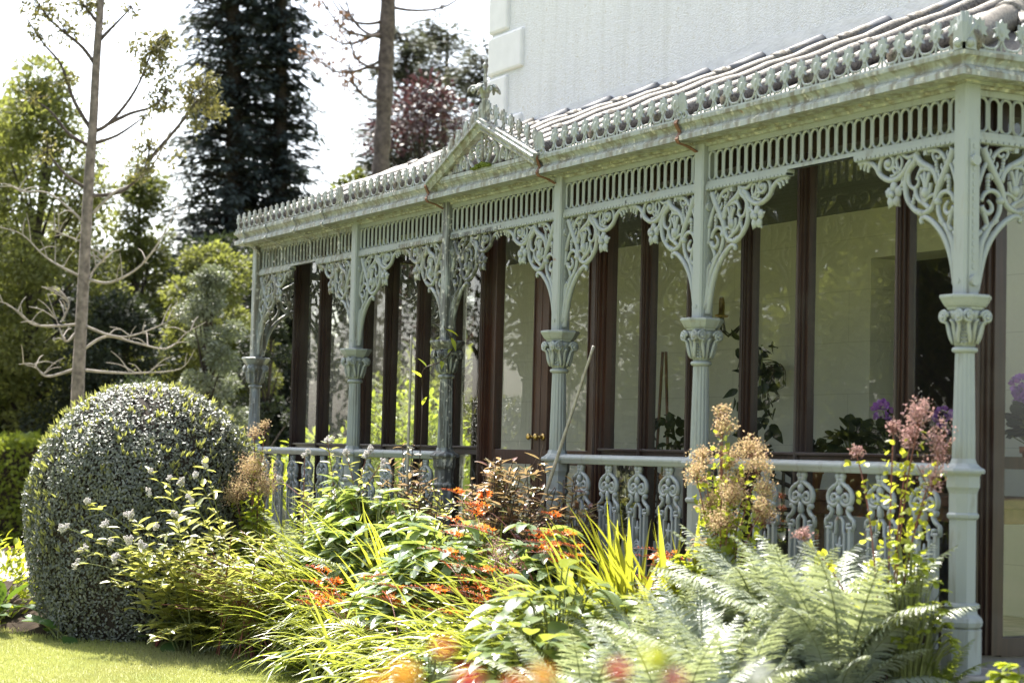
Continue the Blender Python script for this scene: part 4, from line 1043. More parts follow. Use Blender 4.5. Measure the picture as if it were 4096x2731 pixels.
blades('sword_leaf_clump', 'yellow sword leaves beside the lime lobed plant by the fifth column', (-1.75, -.50, -.18), 26, .72, .046, 1.35, LEFT, 1.0, .4, 'bladey', (.12, .07), 'clumps of upright sword leaves', [.8, 1, 1, 1, .95, .85, .7, .5, .25, .03])

# ---- ferns: a few frond castings, copied
def frond_mesh(L, el, bend, mat, wmax=.30, np_=48):
    f = FM(); PL, T = arcs(np.zeros((1, 3)), np.array([0.]), np.array([el]), L, bend, 41); PL, T = PL[0], T[0]
    f.tubes(PL[None], np.linspace(.0045, .0012, 41)*(L/.7), 4, 1)
    for s in (-1, 1):
        t_ = np.linspace(.14, .99, np_); i = (t_*40).astype(int); P = PL[i]; Tn = unit(T[i]); S = np.array([0, s*1., 0]); N = np.cross(Tn, np.array([0, 1., 0])); N = np.where(N[:, 2:3] < 0, -N, N)
        x = (t_-.14)/.85; Lp = L*wmax*(np.sin(PI*np.clip(x*.82+.13, 0, 1))**.8)*(1-.25*x)
        ang = .30+.35*x+rng.normal(0, .06, np_)
        D = unit(S*np.cos(ang)[:, None]+Tn*np.sin(ang)[:, None]+N*U(-.18, .10, np_)[:, None])
        f.leaves(P, D, unit(N+rdir(np_)*.12), Lp*U(.9, 1.08, np_), np.maximum(.0085, Lp*.17), PINNA, U(.2, 1.0, np_), .14)
    return f.mesh('frond', [mat, 'stem'])
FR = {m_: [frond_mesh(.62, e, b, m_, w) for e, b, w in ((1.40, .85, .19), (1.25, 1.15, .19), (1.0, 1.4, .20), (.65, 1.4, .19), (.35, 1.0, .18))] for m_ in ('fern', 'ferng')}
def fern(label, x, y, s, nf, mat='fern', az0=None, azs=2.0, z=None, tall=0):
    b = (x, y, float(sz(x, y)) if z is None else z); t = thing('fern', label, 'fern', b, 0, 'ferns in the flower bed')
    nf = int(nf*1.35)
    for k in range(nf):
        az = (2*PI*k/nf+U(-.25, .25)) if az0 is None else rng.normal(az0, azs)
        j = [0, 1, 2, 0, 3, 1][k % 6] if not tall else [0, 1, 0, 0, 1][k % 5]
        O('frond', FR[mat][j], t, (.03*math.cos(az), .03*math.sin(az), 0), (U(-.25, .25), 0, az), s*U(.8, 1.1))
    return t
fern('large sage fern with upright fronds beside the pink seed heads near the fifth column', -.95, -.42, 1.49, 16, 'fern', tall=1)
fern('pale sage fern spreading at the lower right centre', -.55, -1.05, 1.22, 18)
fern('pale sage fern in front of the last balusters', -.12, -.62, 1.46, 17, 'fern', tall=1)
fern('sunlit fern at the bottom edge left of the nearest column', -.12, -1.15, 1.15, 18)
fern('pale fern arching left over the broad veined leaves', -1.15, -.98, 1.14, 16)
fern('fern lowest in the picture at the right', .05, -1.62, 1.18, 16)
fern('pale fern in the corner between the railing and the nearest column', .02, -.74, 1.0, 14)
fern('low fern just left of the lowest right hand one', -.55, -1.72, 1.14, 15)
fern('upright pale fern just right of the pink seed heads', -.60, -.50, 1.35, 13, 'fern', tall=1)
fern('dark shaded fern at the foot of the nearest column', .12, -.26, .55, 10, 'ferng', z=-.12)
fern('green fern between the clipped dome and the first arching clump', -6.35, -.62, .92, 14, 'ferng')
fern('small upright fern against the left hand balusters', -6.65, -.38, .95, 9, 'fern', tall=1)
fern('fern with silvery fronds left of the serrated leaves', -4.55, -.78, .92, 14, 'fern')
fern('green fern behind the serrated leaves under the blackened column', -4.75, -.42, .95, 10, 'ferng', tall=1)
fern('fern low down among the yellowing leaves at the left', -6.6, -.95, .8, 12, 'fern')
fern('fern under the arching clumps beside the lawn', -5.0, -.78, .8, 12, 'fern')
fern('fern behind the white flowered clump near the dome', -7.1, -.72, .85, 12, 'ferng')

# ---- serrated and broad leaved clumps
def palm_clump(name, label, base, R2, h, n, mat, L, W, prof=SERR, leaflets=5, group=None, fold=.12, dn=1.0):
    t = thing(name, label, 'plant', base, 0, group); f = FM()
    a = U(0, 2*PI, n); r = np.sqrt(U(0, 1, n)); P = np.stack([np.cos(a)*r*R2[0], np.sin(a)*r*R2[1], h*(1-.55*r**2)*U(.72, 1.05, n)], 1)
    q0 = P*np.array([.25, .25, 0]); u = np.linspace(0, 1, 6)[None, :, None]; PL = q0[:, None, :]*(1-u)**1.5+P[:, None, :]*u; PL[..., 2] = P[:, None, 2]*(1-(1-u[..., 0])**1.6); f.tubes(PL, np.linspace(.006, .004, 6), 4, 1)
    az = a+U(-.5, .5, n)
    for k in range(leaflets):
        o = (k-(leaflets-1)/2)*(.62 if leaflets > 1 else 0); s = 1-.10*abs(k-(leaflets-1)/2)
        el = U(-.15, .55, n)
        D = azel(az+o, el); N = unit(azel(az+o, el+PI/2)+rdir(n)*.25)
        f.leaves(P, D, N, U(L*.8, L*1.15, n)*s, U(W*.8, W*1.15, n)*s, prof, U(.3, 1.3, n)*dn, fold)
    O('foliage', f.mesh('foliage', [mat, 'stem']), t); return t
gh = 'clumps of serrated leathery leaves'
palm_clump('serrated_leaf_clump', 'big mound of serrated leathery leaves in the middle of the bed', (-3.65, -.92, -.42), (.82, .46), .92, 170, 'helle', .21, .098, group=gh)
palm_clump('serrated_leaf_clump', 'serrated leaf mound behind the upright strap leaves left of the blackened column', (-5.6, -.60, -.30), (.80, .28), 1.0, 140, 'helle', .19, .082, group=gh)
palm_clump('serrated_leaf_clump', 'small serrated leaf clump at the foot of the purple leaved bush', (-3.2, -.55, -.2), (.45, .2), .82, 52, 'helle', .21, .092, group=gh)
palm_clump('serrated_leaf_clump', 'serrated leaves below the sword leaves right of the middle', (-2.75, -.85, -.30), (.4, .25), .55, 40, 'helle', .16, .05, group=gh)
gb = 'clumps of broad veined leaves'
palm_clump('broad_leaf_clump', 'broad glossy veined leaves at the bottom between the arching leaves and ferns', (-1.75, -1.22, -.40), (.50, .40), .76, 140, 'broad', .21, .095, [.15, .7, .95, 1, .9, .68, .38, .06], 1, gb)
palm_clump('broad_leaf_clump', 'broad glossy leaves at the bottom edge in front of the veined mound', (-1.3, -1.62, -.45), (.42, .3), .60, 100, 'broad', .18, .08, [.15, .7, .95, 1, .9, .68, .38, .06], 1, gb)
palm_clump('broad_leaf_clump', 'broad veined leaves just below the sword leaves of the third bay', (-1.85, -.78, -.28), (.42, .25), .56, 80, 'broad', .18, .075, [.15, .7, .95, 1, .9, .68, .38, .06], 1, gb)
palm_clump('lobed_leaf_clump', 'small blue green lobed leaves at the bottom edge right of centre', (-1.95, -1.85, -.52), (.3, .22), .46, 120, 'helle', .06, .05, OVAL, 3)
palm_clump('lobed_leaf_clump', 'lime lobed leaves at the foot of the pink seed heads by the fifth column', (-1.50, -.50, -.18), (.36, .2), .70, 190, 'lime', .055, .045, [.4, .9, 1, .9, .5], 3)
palm_clump('lobed_leaf_clump', 'lime leaved plant at the lower right corner beyond the nearest column', (.92, -.42, -.3), (.20, .18), .50, 44, 'lime', .07, .055, [.4, .9, 1, .9, .5], 3)
palm_clump('lobed_leaf_clump', 'yellow green trifoliate leaves climbing beside the last balusters', (.18, -.46, -.15), (.26, .14), .78, 90, 'lime', .05, .035, [.4, .9, 1, .9, .5], 3)
palm_clump('lobed_leaf_clump', 'lime lobed leaves below the seed heads beside the clipped dome', (-7.55, -.72, -.45), (.32, .26), .92, 210, 'lime', .065, .055, [.4, .9, 1, .9, .5], 3)

# ---- cloudy seed heads
def cloud(name, label, base, puffs, mat, leafmat='lime', n_leaf=0, group=None, sd=1.0):
    t = thing(name, label, 'plant', base, 0, group); b = np.array(base)
    fs = FM()
    for (c, r, n) in puffs:
        c = np.array(c)-b; q = bez(np.array([c[0]*.15, c[1]*.15, 0]), np.array([c[0]*.3, c[1]*.3, c[2]*.7]), c-np.array([0, 0, r[2]*.6]), 10); fs.tubes(q[None], np.linspace(.0055, .003, 10), 5, 0)
        k = 26; e = c+rdir(k)*np.array(r)*.85; u = np.linspace(0, 1, 4)[None, :, None]; fs.tubes((c-np.array([0, 0, r[2]*.6]))[None, None]*(1-u)+e[:, None, :]*u, .0012, 3, 0)
        if n_leaf:
            nn = n_leaf; uu = U(.3, .95, nn); P = np.stack([np.interp(uu, np.linspace(0, 1, 10), q[:, a]) for a in range(3)], 1)+rdir(nn)*.05
            fs.leaves(P, rdir(nn), unit(np.array([0, 0, 1.])+rdir(nn)*.6), U(.022, .045, nn), U(.02, .035, nn), OVAL, .3, .1, 1)
    O('stems', fs.mesh('stems', ['stem_red', leafmat]), t)
    for (c, r, n) in puffs:
        f = FM(); c = np.array(c)-b
        sub = c+rdir(16)*np.array(r)*U(.2, .85, 16)[:, None]; P = sub[rng.integers(0, 16, n)]+rng.normal(0, .27, (n, 3))*np.array(r)*.8
        f.cards(P, rdir(n), rdir(n), U(.009, .017, n)*sd, U(.007, .013, n)*sd, 0); O('seed_head', f.mesh('seed_head', [mat]), t)
    return t
gt = 'clouds of pinkish seed heads'
cloud('seed_head_plant', 'tall cloud of pinkish orange seed heads in front of the fifth column', (-1.42, -.42, -.18), [((-1.38+x, -.42+U(-.1, .1), z), (r*1.15, r, r), int(90000*r*r)) for x, z, r in ((-.24, .98, .075), (-.14, .90, .08), (-.02, .98, .08), (.10, 1.02, .085), (.06, 1.14, .07), (.20, .94, .08), (.28, .82, .075), (.16, .80, .085), (.02, .82, .09), (-.12, .74, .085), (-.20, .64, .075), (-.04, .64, .085), (.10, .66, .08), (.22, .68, .075), (-.16, .50, .07), (-.02, 1.22, .05), (.34, .74, .06), (-.2, .36, .06))], 'thal', 'lime', 60, gt)
cloud('seed_head_plant', 'wiry stems with mauve pink seed heads crossing the nearest column', (.02, -.46, -.12), [((.16, -.40, 1.20), (.075, .06, .085), 480), ((.10, -.40, 1.10), (.07, .06, .06), 350), ((.24, -.34, 1.06), (.07, .06, .13), 330), ((-.22, -.46, 1.02), (.045, .04, .035), 170), ((.0, -.42, 1.14), (.04, .04, .05), 160), ((-.45, -.6, .62), (.06, .05, .04), 170), ((.2, -.36, .92), (.1, .08, .12), 200)], 'thalp', 'bladey', 44, gt)
cloud('seed_head_plant', 'pinkish yellow seed heads between the clipped dome and the railing', (-7.52, -.76, -.5), [((-7.55, -.78, .80), (.17, .15, .17), 1800), ((-7.70, -.85, .62), (.16, .14, .14), 1300), ((-7.40, -.70, .70), (.14, .12, .14), 1000), ((-7.62, -.74, 1.08), (.08, .08, .08), 320), ((-7.50, -.70, 1.15), (.06, .05, .05), 220)], 'thal', 'lime', 60, gt, .95)
cloud('seed_head_plant', 'sparse wispy mauve seed stalks among the serrated leaves', (-2.92, -.95, -.35), [((-2.98, -.95, .42), (.13, .10, .12), 220), ((-2.80, -.95, .34), (.13, .10, .12), 220), ((-2.6, -1.05, .2), (.15, .1, .1), 150)], 'thalp', 'helle', 18, gt, .8)

# ---- purple leaved bushes
def ends(c, r, n): return [tuple(np.array(c)+rdir(1)[0]*np.array(r)) for _ in range(n)]
stem_plant('purple_leaf_bush', 'purple and green leaved bush under the leaning cane by the door', 'shrub', (-3.95, -.34, -.2), ends((-3.95, -.36, .58), (.62, .18, .38), 90)+[(-3.62, -.30, 1.03), (-3.70, -.3, .95), (-3.58, -.3, .92), (-4.25, -.34, .92), (-4.05, -.3, .88)], 'purple', .135, .040, 24, None, 'stem_brown', 'purple leaved bushes', .22)
stem_plant('purple_leaf_bush', 'purple leaved stems climbing the railing right of the door', 'shrub', (-3.45, -.2, -.1), ends((-3.45, -.2, .55), (.24, .10, .30), 24), 'purple', .13, .038, 20, None, 'stem_brown', 'purple leaved bushes', .1)
stem_plant('purple_leaf_bush', 'red tinged leafy shoots round the upright cane left of the door', 'shrub', (-5.6, -.3, -.2), ends((-5.62, -.34, .60), (.42, .14, .28), 34)+[(-5.55, -.3, 1.06), (-5.75, -.3, 1.02), (-5.9, -.34, .92), (-5.45, -.3, .9)], 'purple', .13, .038, 20, None, 'stem_brown', 'purple leaved bushes', .2)
stem_plant('leafy_bush', 'yellow green leafy shoots in front of the blackened column', 'shrub', (-4.95, -.4, -.2), ends((-4.95, -.42, .45), (.45, .14, .28), 44), 'persic', .10, .034, 22, None, 'stem_brown', spread=.2)
def cane(label, p, q, r=.013):
    p, q = Vector(p), Vector(q); o = thing('bamboo_cane', label, 'cane', tuple(p)); m = MB(); k = 9; d = q-p
    m.tube([d*i/(k*4) for i in range(k*4+1)], [r*(1.12 if i % 4 == 0 else 1.0)*(1-.012*i) for i in range(k*4+1)], 9); O('shaft', m.mesh('shaft', 'cane'), o)
cane('leaning bamboo cane propped against the fourth column', (-4.02, -.34, -.1), (-3.19, -.20, 1.64), .015)
cane('upright bamboo cane rising left of the blackened column', (-5.66, -.30, -.1), (-5.60, -.32, 1.80))
t = thing('twining_shoot', 'thin leafy shoot twining round the blackened capital', 'plant', (-5.62, -.1, .9)); f = FM()
q = np.array([smoothline([(0, -.12, 0), (.02, -.12, .35), (-.12, -.06, .55), (.05, -.13, .66), (.14, -.03, .72), (.06, .1, .84), (.22, -.06, .96)], 5)]); f.tubes(q, .004, 4, 1)
i = np.array([6, 12, 16, 20, 24, 27, 29]); f.leaves(q[0][i], rdir(7), unit(np.array([0, 0, 1.])+rdir(7)*.3), .11, .035, LANCE, .5, .2); O('foliage', f.mesh('foliage', ['lime', 'stem_brown']), t)

# ---- orange flower sprays
def spray_mesh(nb, nf, s=1.0):
    f = FM(); PL, T = arcs(np.zeros((1, 3)), np.array([0.]), np.array([1.1]), .55*s, 1.15, 30); PL, T = PL[0], unit(T[0]); f.tubes(PL[None], np.linspace(.0035, .0015, 30), 4, 1)
    for j in range(nf+nb):
        u = .62+.36*j/(nf+nb); i = int(u*29); p = PL[i]+np.array([0, (.010 if j % 2 else -.010), .004])
        if j < nf:
            d = unit(T[i]*.3+np.array([0, (.7 if j % 2 else -.7), .65])+rdir(1)[0]*.35); f.tubes(np.stack([p, p+d*.010, p+d*.022])[None], np.array([.002, .0025, .005]), 5, 0)
            c = p+d*.022; a = unit(np.cross(d, np.array([.3, .2, 1.]))); b = np.cross(d, a); k = 6; th = 2*PI*np.arange(k)/k+U(0, 1)
            D = unit(a*np.cos(th)[:, None]+b*np.sin(th)[:, None]+d*.55); f.leaves(np.tile(c, (k, 1)), D, np.tile(d, (k, 1))*1.+D*-.2, U(.020, .028, k), .010, [.5, .9, 1, .7, .15], .4, .1)
        else:
            k = j-nf; d = unit(T[i]*.6+np.array([0, (.5 if j % 2 else -.5), .5])); L = .022*(1-.6*k/nb); f.tubes(np.stack([p, p+d*L*.5, p+d*L])[None], np.array([.0025, .0045, .002])*(1-.4*k/nb), 5, 2)
    return f.mesh('flower_spray', ['orange', 'stem_red', 'redbud'])
SP = [spray_mesh(10, 4), spray_mesh(12, 3), spray_mesh(8, 6), spray_mesh(15, 1)]
def sprays(label, base, pts):
    t = thing('orange_flower_plant', label, 'flower', base, 0, 'orange flowered plants in the bed')
    for (x, y, z) in pts:
        az = LEFT+rng.normal(0, .9); s = U(.9, 1.2); b = Vector((x-math.cos(az)*.36*s, y-math.sin(az)*.36*s, z-.30*s))-Vector(base)
        o = O('flower_spray', SP[int(rng.integers(0, 4))], t, tuple(b), (0, 0, az), s)
    f = FM(); n = 40; P = np.stack([rng.normal(0, .15, n), rng.normal(0, .08, n), np.zeros(n)], 1); az = rng.normal(LEFT, .8, n); e = rng.normal(1.2, .2, n)
    f.leaves(P, azel(az, e), azel(az, e+PI/2), U(.45, .75, n), .020, BLADE, rng.normal(.9, .3, n), .28); O('leaves', f.mesh('leaves', ['blade']), t)
def around(c, r, n): return [tuple(np.array(c)+rng.normal(0, 1, 3)*np.array(r)) for _ in range(n)]
sprays('orange sprays at the left over the first arching clump', (-4.75, -1.0, -.5), around((-4.9, -1.30, .14), (.14, .08, .10), 11))
sprays('orange sprays in front of the blackened column below the railing', (-3.85, -.62, -.25), around((-3.72, -.85, .66), (.14, .06, .09), 8))
sprays('orange sprays in the very middle over the serrated leaves', (-3.1, -.98, -.4), around((-3.1, -1.25, .30), (.22, .08, .12), 16))
sprays('orange sprays low at the bottom centre over the arching leaves', (-3.3, -1.25, -.5), around((-3.45, -1.42, .10), (.25, .08, .10), 13))
sprays('orange sprays right of the purple leaved bush among the sword leaves', (-2.55, -.62, -.25), around((-2.72, -.80, .46), (.22, .06, .09), 12))
sprays('orange sprays standing before the third balusters beside the lime leaves', (-1.95, -.45, -.2), around((-1.98, -.46, .48), (.16, .05, .08), 9))
sprays('orange sprays low down right of the centre near the broad leaves', (-2.5, -1.2, -.45), around((-2.6, -1.15, .12), (.2, .08, .08), 7))

# ---- very near, out of focus blooms along the bottom edge
def bloom(label, p, r, mat, n=26, leafy=False):
    p = np.array(p); t = thing('rose_bloom', label, 'flower', tuple(p), 0, 'blurred blooms close to the camera'); f = FM()
    if leafy:
        f.leaves(rdir(4)*.004, unit(rdir(4)*.5+np.array([0, 0, 1.])), rdir(4), r*1.5, r*.9, OVAL, .4, .1)
    else:
        c = rdir(n); c[:, 2] = np.abs(c[:, 2])*.8+.1; f.leaves(c*r*.25, unit(c+np.array([0, 0, .5])), -unit(c), U(.7, 1.1, n)*r, U(.8, 1.1, n)*r, [.4, .9, 1., .8, .3], -.9, .1)
    O('petals' if not leafy else 'leaf_tuft', f.mesh('petals', [mat]), t)
    m = MB(); m.tube([(0, 0, 0), (.01, .02, -.35), (.03, .05, -.8), (.02, .06, -.6-p[2])], [.004, .004, .005, .006], 6); O('stem', m.mesh('stem', 'stem'), t)
BL = [
('orange pink blurred bloom standing highest of the near ones', (5.622, -5.444, 0.777), 0.01296, 'rose_o', False),
('yellow orange blurred bloom at the bottom edge left of the middle', (5.648, -5.499, 0.749), 0.02088, 'rose_y', False),
('small orange blurred bloom at the bottom edge beside the yellow one', (5.636, -5.522, 0.742), 0.01584, 'rose_y', False),
('deep pink blurred bloom at the bottom edge left of the middle', (5.677, -5.444, 0.749), 0.01728, 'rose_r', False),
('peach blurred bloom at the bottom edge in the middle', (5.71, -5.381, 0.755), 0.01584, 'rose_y', False),
('dusky red blurred bloom below the broad veined leaves', (5.744, -5.317, 0.764), 0.01368, 'rose_r', False),
('pale orange blurred bloom touching the bottom edge in the middle', (5.697, -5.405, 0.745), 0.01584, 'rose_o', False),
('red orange blurred bloom right of the blurred yellow green leaf', (5.769, -5.268, 0.757), 0.01296, 'rose_r', False),
('white blurred bloom at the bottom edge under the ferns', (5.806, -5.199, 0.759), 0.01728, 'rose_w', False),
('blurred yellow green leaf tuft at the bottom edge', (5.763, -5.283, 0.776), 0.01512, 'bladey', True)]
for (lab, p, r, mt, lf) in BL: bloom(lab, p, r, mt, 26, lf)

stem_plant('leafy_bush', 'leafy green growth hiding the balusters between the end column and the second', 'shrub', (-7.0, -.42, -.2), ends((-6.95, -.45, .38), (.55, .14, .28), 44), 'bright', .09, .036, 20, None, 'stem', spread=.4)

fern('tall pale fern standing before the balusters left of the second column', -6.55, -.50, 1.35, 13, 'fern', tall=1)
fern('tall green fern before the second column pedestal', -6.0, -.46, 1.4, 13, 'ferng', tall=1)
fern('pale fern arching over the upright strap leaves', -5.35, -.55, 1.3, 13, 'fern', tall=1)
palm_clump('serrated_leaf_clump', 'tall serrated leaves against the balusters behind the ferns', (-6.25, -.55, -.28), (.55, .2), 1.02, 90, 'helle', .19, .06, group=gh)
palm_clump('serrated_leaf_clump', 'serrated leaves under the blackened column', (-4.85, -.62, -.32), (.45, .2), .86, 70, 'helle', .19, .06, group=gh)
blades('arching_leaf_clump', 'tall arching leaves among the ferns left of the blackened column', (-5.9, -.62, -.34), 110, 1.15, .034, 1.2, LEFT, .8, 1.2, 'blade', (.45, .12), ga)
blades('arching_leaf_clump', 'arching leaves right of the yellowing leafy stems', (-6.4, -.78, -.48), 130, .95, .033, 1.15, LEFT, .8, 1.4, 'blade', (.35, .12), ga)
blades('arching_leaf_clump', 'long arching leaves over the serrated mound in the middle', (-3.0, -.75, -.30), 110, .95, .034, 1.2, LEFT, .8, 1.3, 'blade', (.4, .12), ga)
# ================================================================== TREES
def limb_tubes(f, limbs, mi):
    for pts, r0, r1 in limbs:
        q = np.array([smoothline(pts, 5)]); k = q.shape[1]; f.tubes(q, np.linspace(r0, r1, k), 7, mi)
def broad_tree(name, label, base, H, Rw, mat, n, leaf, bark='bark_dark', crown0=.12, clumps=46, top=.0, group=None, trunk=True, droop=0.0, cat='tree', squash=1.0, lw=.6):
    """rounded or conical crown made of leaf clumps round limbs; top 0 = round, 1 = pointed"""
    t = thing(name, label, cat, base, U(0, 6), group)
    u = U(0, 1, clumps); z = crown0+(1-crown0)*u; prof = (np.sin(PI*np.clip(u*.86+.14, 0, 1))**.6)*(1-top)+(1-u*.93)*top
    a = U(0, 2*PI, clumps); r = np.sqrt(U(.05, 1, clumps))*prof*Rw
    C = np.stack([np.cos(a)*r, np.sin(a)*r*squash, z*H], 1)
    m = FM(); hz = np.linspace(0, 1, 9)
    tr = np.stack([.03*H*np.sin(hz*4+base[0])*.4, .02*H*np.sin(hz*3+base[1])*.4, hz*H*.92], 1); m.tubes(tr[None], np.linspace(.022, .004, 9)*H*.8, 8, 0)
    k = min(clumps, 34); u_ = np.linspace(0, 1, 5)[None, :, None]
    st = np.stack([np.interp(C[:k, 2]*.72/(H*.92), hz, tr[:, j]) for j in range(3)], 1); st[:, 2] = C[:k, 2]*.72
    PL = st[:, None, :]*(1-u_)+C[:k, None, :]*u_; PL[..., 2] += .06*H*(u_[..., 0]*(1-u_[..., 0])); m.tubes(PL, np.linspace(.007, .002, 5)*H*.6, 5, 0)
    O('trunk', m.mesh('trunk', [bark]), t)
    f = FM(); rc = Rw*.30*U(.6, 1.35, clumps); w = rc**2; idx = rng.choice(clumps, n, p=w/w.sum())
    d = rdir(n); rad = U(.25, 1, n)**.6; P = C[idx]+d*(rc[idx]*rad)[:, None]*np.array([1, 1, .72])
    D = unit(d+rdir(n)*.8+np.array([0, 0, -.1-droop])); N = unit(np.array([0, 0, .9])+d*.6+rdir(n)*.7)
    tint = np.clip(.5+.35*np.sin(idx*2.7)+rng.normal(0, .22, n), 0, 1)
    f.cards(P, D, N, U(.65, 1.3, n)*leaf, U(.65, 1.2, n)*leaf*lw, 0, tint); O('crown', f.mesh('crown', [mat]), t); return t
def conifer(name, label, base, H, Rw, mat, layers, per, leaf, bark='bark_dark', z0=.05, droop=.5, power=.8, dens=46, group=None, flat=.35, gap=0.0):
    t = thing(name, label, 'tree', base, U(0, 6), group); m = FM(); f = FM()
    hz = np.linspace(0, 1, 8); m.tubes(np.stack([.012*H*np.sin(hz*5), .01*H*np.cos(hz*4), hz*H*.98], 1)[None], np.linspace(.020, .003, 8)*H, 8, 0)
    n = layers*per; z = np.repeat(np.linspace(z0, .985, layers), per)+rng.normal(0, .5/layers, n); z = np.clip(z, .01, .985); keep = U(0, 1, n) > gap; z = z[keep]; n = len(z)
    az = U(0, 2*PI, n); L = Rw*((1-z)**power+.05)*U(.62, 1.1, n)
    PL, T = arcs(np.stack([np.zeros(n), np.zeros(n), z*H], 1), az, U(.05, .45, n)-.15*droop, L, U(.5, 1.1, n)*droop, 9); m.tubes(PL, np.linspace(.0035, .0012, 9)*H*.5, 4, 0)
    O('trunk', m.mesh('trunk', [bark]), t)
    cnt = np.maximum(6, (dens*L/Rw).astype(int)); idx = np.repeat(np.arange(n), cnt); N_ = len(idx); u = U(.12, 1, N_); i = np.minimum((u*8).astype(int), 7); w = (u*8-i)[:, None]
    P = PL[idx, i]*(1-w)+PL[idx, i+1]*w+rng.normal(0, 1, (N_, 3))*np.array([.05, .05, .035])*Rw*flat*2.2
    side = np.stack([-np.sin(az[idx]), np.cos(az[idx]), np.zeros(N_)], 1)*rng.choice([-1, 1], N_)[:, None]
    D = unit(T[idx, i]*.7+side*U(.1, .9, N_)[:, None]+np.array([0, 0, -1.])*(droop*U(.2, 1.1, N_))[:, None])
    f.cards(P, D, unit(np.array([0, 0, 1.])+rdir(N_)*.5), U(.6, 1.3, N_)*leaf, U(.6, 1.2, N_)*leaf*.36, 0, np.clip(.5+.3*np.sin(idx*1.3)+rng.normal(0, .2, N_), 0, 1))
    O('crown', f.mesh('crown', [mat]), t); return t

GZ = -.6
# the slender tree with bare silver branches behind the dome: trunk, dead limbs, sparse leaf tufts
t = thing('slender_tree', 'slender pale trunked tree with bare silvery lower branches behind the clipped dome', 'tree', (-14.41, -.25, GZ))
TRUNK = [(-0.01, -0.03, 0.01), (0.04, -0.06, 1.17), (0.09, -0.09, 2.13), (0.13, -0.09, 2.85), (0.18, -0.09, 3.66), (0.24, -0.09, 4.53), (0.28, -0.08, 5.06), (0.32, -0.08, 5.73), (0.37, -0.07, 6.45), (0.40, -0.08, 7.03)]
f = FM(); limb_tubes(f, [(TRUNK, .085, .035)], 0); O('trunk', f.mesh('trunk', ['bark_pale']), t)
DEAD = [
[(0.07, -0.15, 2.37), (-0.04, -0.35, 2.33), (-0.11, -0.50, 2.38), (-0.19, -0.65, 2.47)],
[(0.11, -0.12, 2.80), (0.06, -0.19, 2.65), (-0.01, -0.35, 2.86), (-0.04, -0.45, 3.13)],
[(0.03, -0.29, 2.89), (0.07, -0.24, 3.08), (0.07, -0.26, 3.24)],
[(0.11, -0.13, 2.87), (-0.04, -0.42, 2.85), (-0.15, -0.63, 2.90), (-0.23, -0.81, 3.01), (-0.30, -0.94, 3.11)],
[(0.18, -0.05, 3.33), (0.22, 0.00, 3.44), (0.27, 0.08, 3.62), (0.30, 0.12, 3.77)],
[(0.19, -0.04, 3.37), (0.34, 0.24, 3.39), (0.48, 0.49, 3.53), (0.58, 0.66, 3.78), (0.65, 0.75, 4.12), (0.71, 0.83, 4.36)],
[(0.14, -0.08, 2.87), (0.27, 0.18, 2.78), (0.38, 0.40, 2.76), (0.54, 0.69, 2.88), (0.66, 0.90, 3.02)],
[(0.14, -0.04, 2.61), (0.24, 0.15, 2.66), (0.40, 0.44, 2.69), (0.55, 0.75, 2.61), (0.67, 0.95, 2.78), (0.77, 1.12, 2.93)],
[(0.17, -0.08, 3.38), (0.08, -0.28, 3.52), (-0.03, -0.50, 3.70), (-0.13, -0.70, 3.82), (-0.22, -0.89, 3.93)],
[(0.20, -0.08, 3.76), (0.09, -0.29, 3.85), (0.00, -0.47, 3.99)],
[(0.13, -0.03, 2.37), (0.28, 0.25, 2.34), (0.43, 0.55, 2.29), (0.59, 0.84, 2.44), (0.69, 1.00, 2.64)],
[(0.21, -0.06, 3.91), (0.12, -0.26, 4.09), (0.01, -0.48, 4.25), (-0.09, -0.70, 4.32), (-0.18, -0.87, 4.36)],
[(0.24, -0.03, 4.10), (0.35, 0.16, 4.30), (0.45, 0.32, 4.45), (0.54, 0.48, 4.69), (0.67, 0.67, 5.03), (0.77, 0.84, 5.23), (0.86, 1.00, 5.43)]]
for k, br in enumerate(DEAD):
    br = [np.array(p)+rng.normal(0, .035, 3)*(i > 0) for i, p in enumerate(br)]
    f = FM(); limb_tubes(f, [(br, .017 if len(br) > 3 else .014, .003)], 0)
    q = np.array(smoothline(br, 5))
    for j in range(6):
        i = int(U(.25, .9)*(len(q)-1)); p = q[i]; d = unit(rdir(1)[0]*np.array([.5, 1, .6])+np.array([0, 0, .5])); L = U(.12, .35); limb_tubes(f, [([p, p+d*L*.5+np.array([0, 0, .03]), p+d*L], .008, .003)], 0)
    O('bare_branch', f.mesh('bare_branch', ['bark_grey']), t)
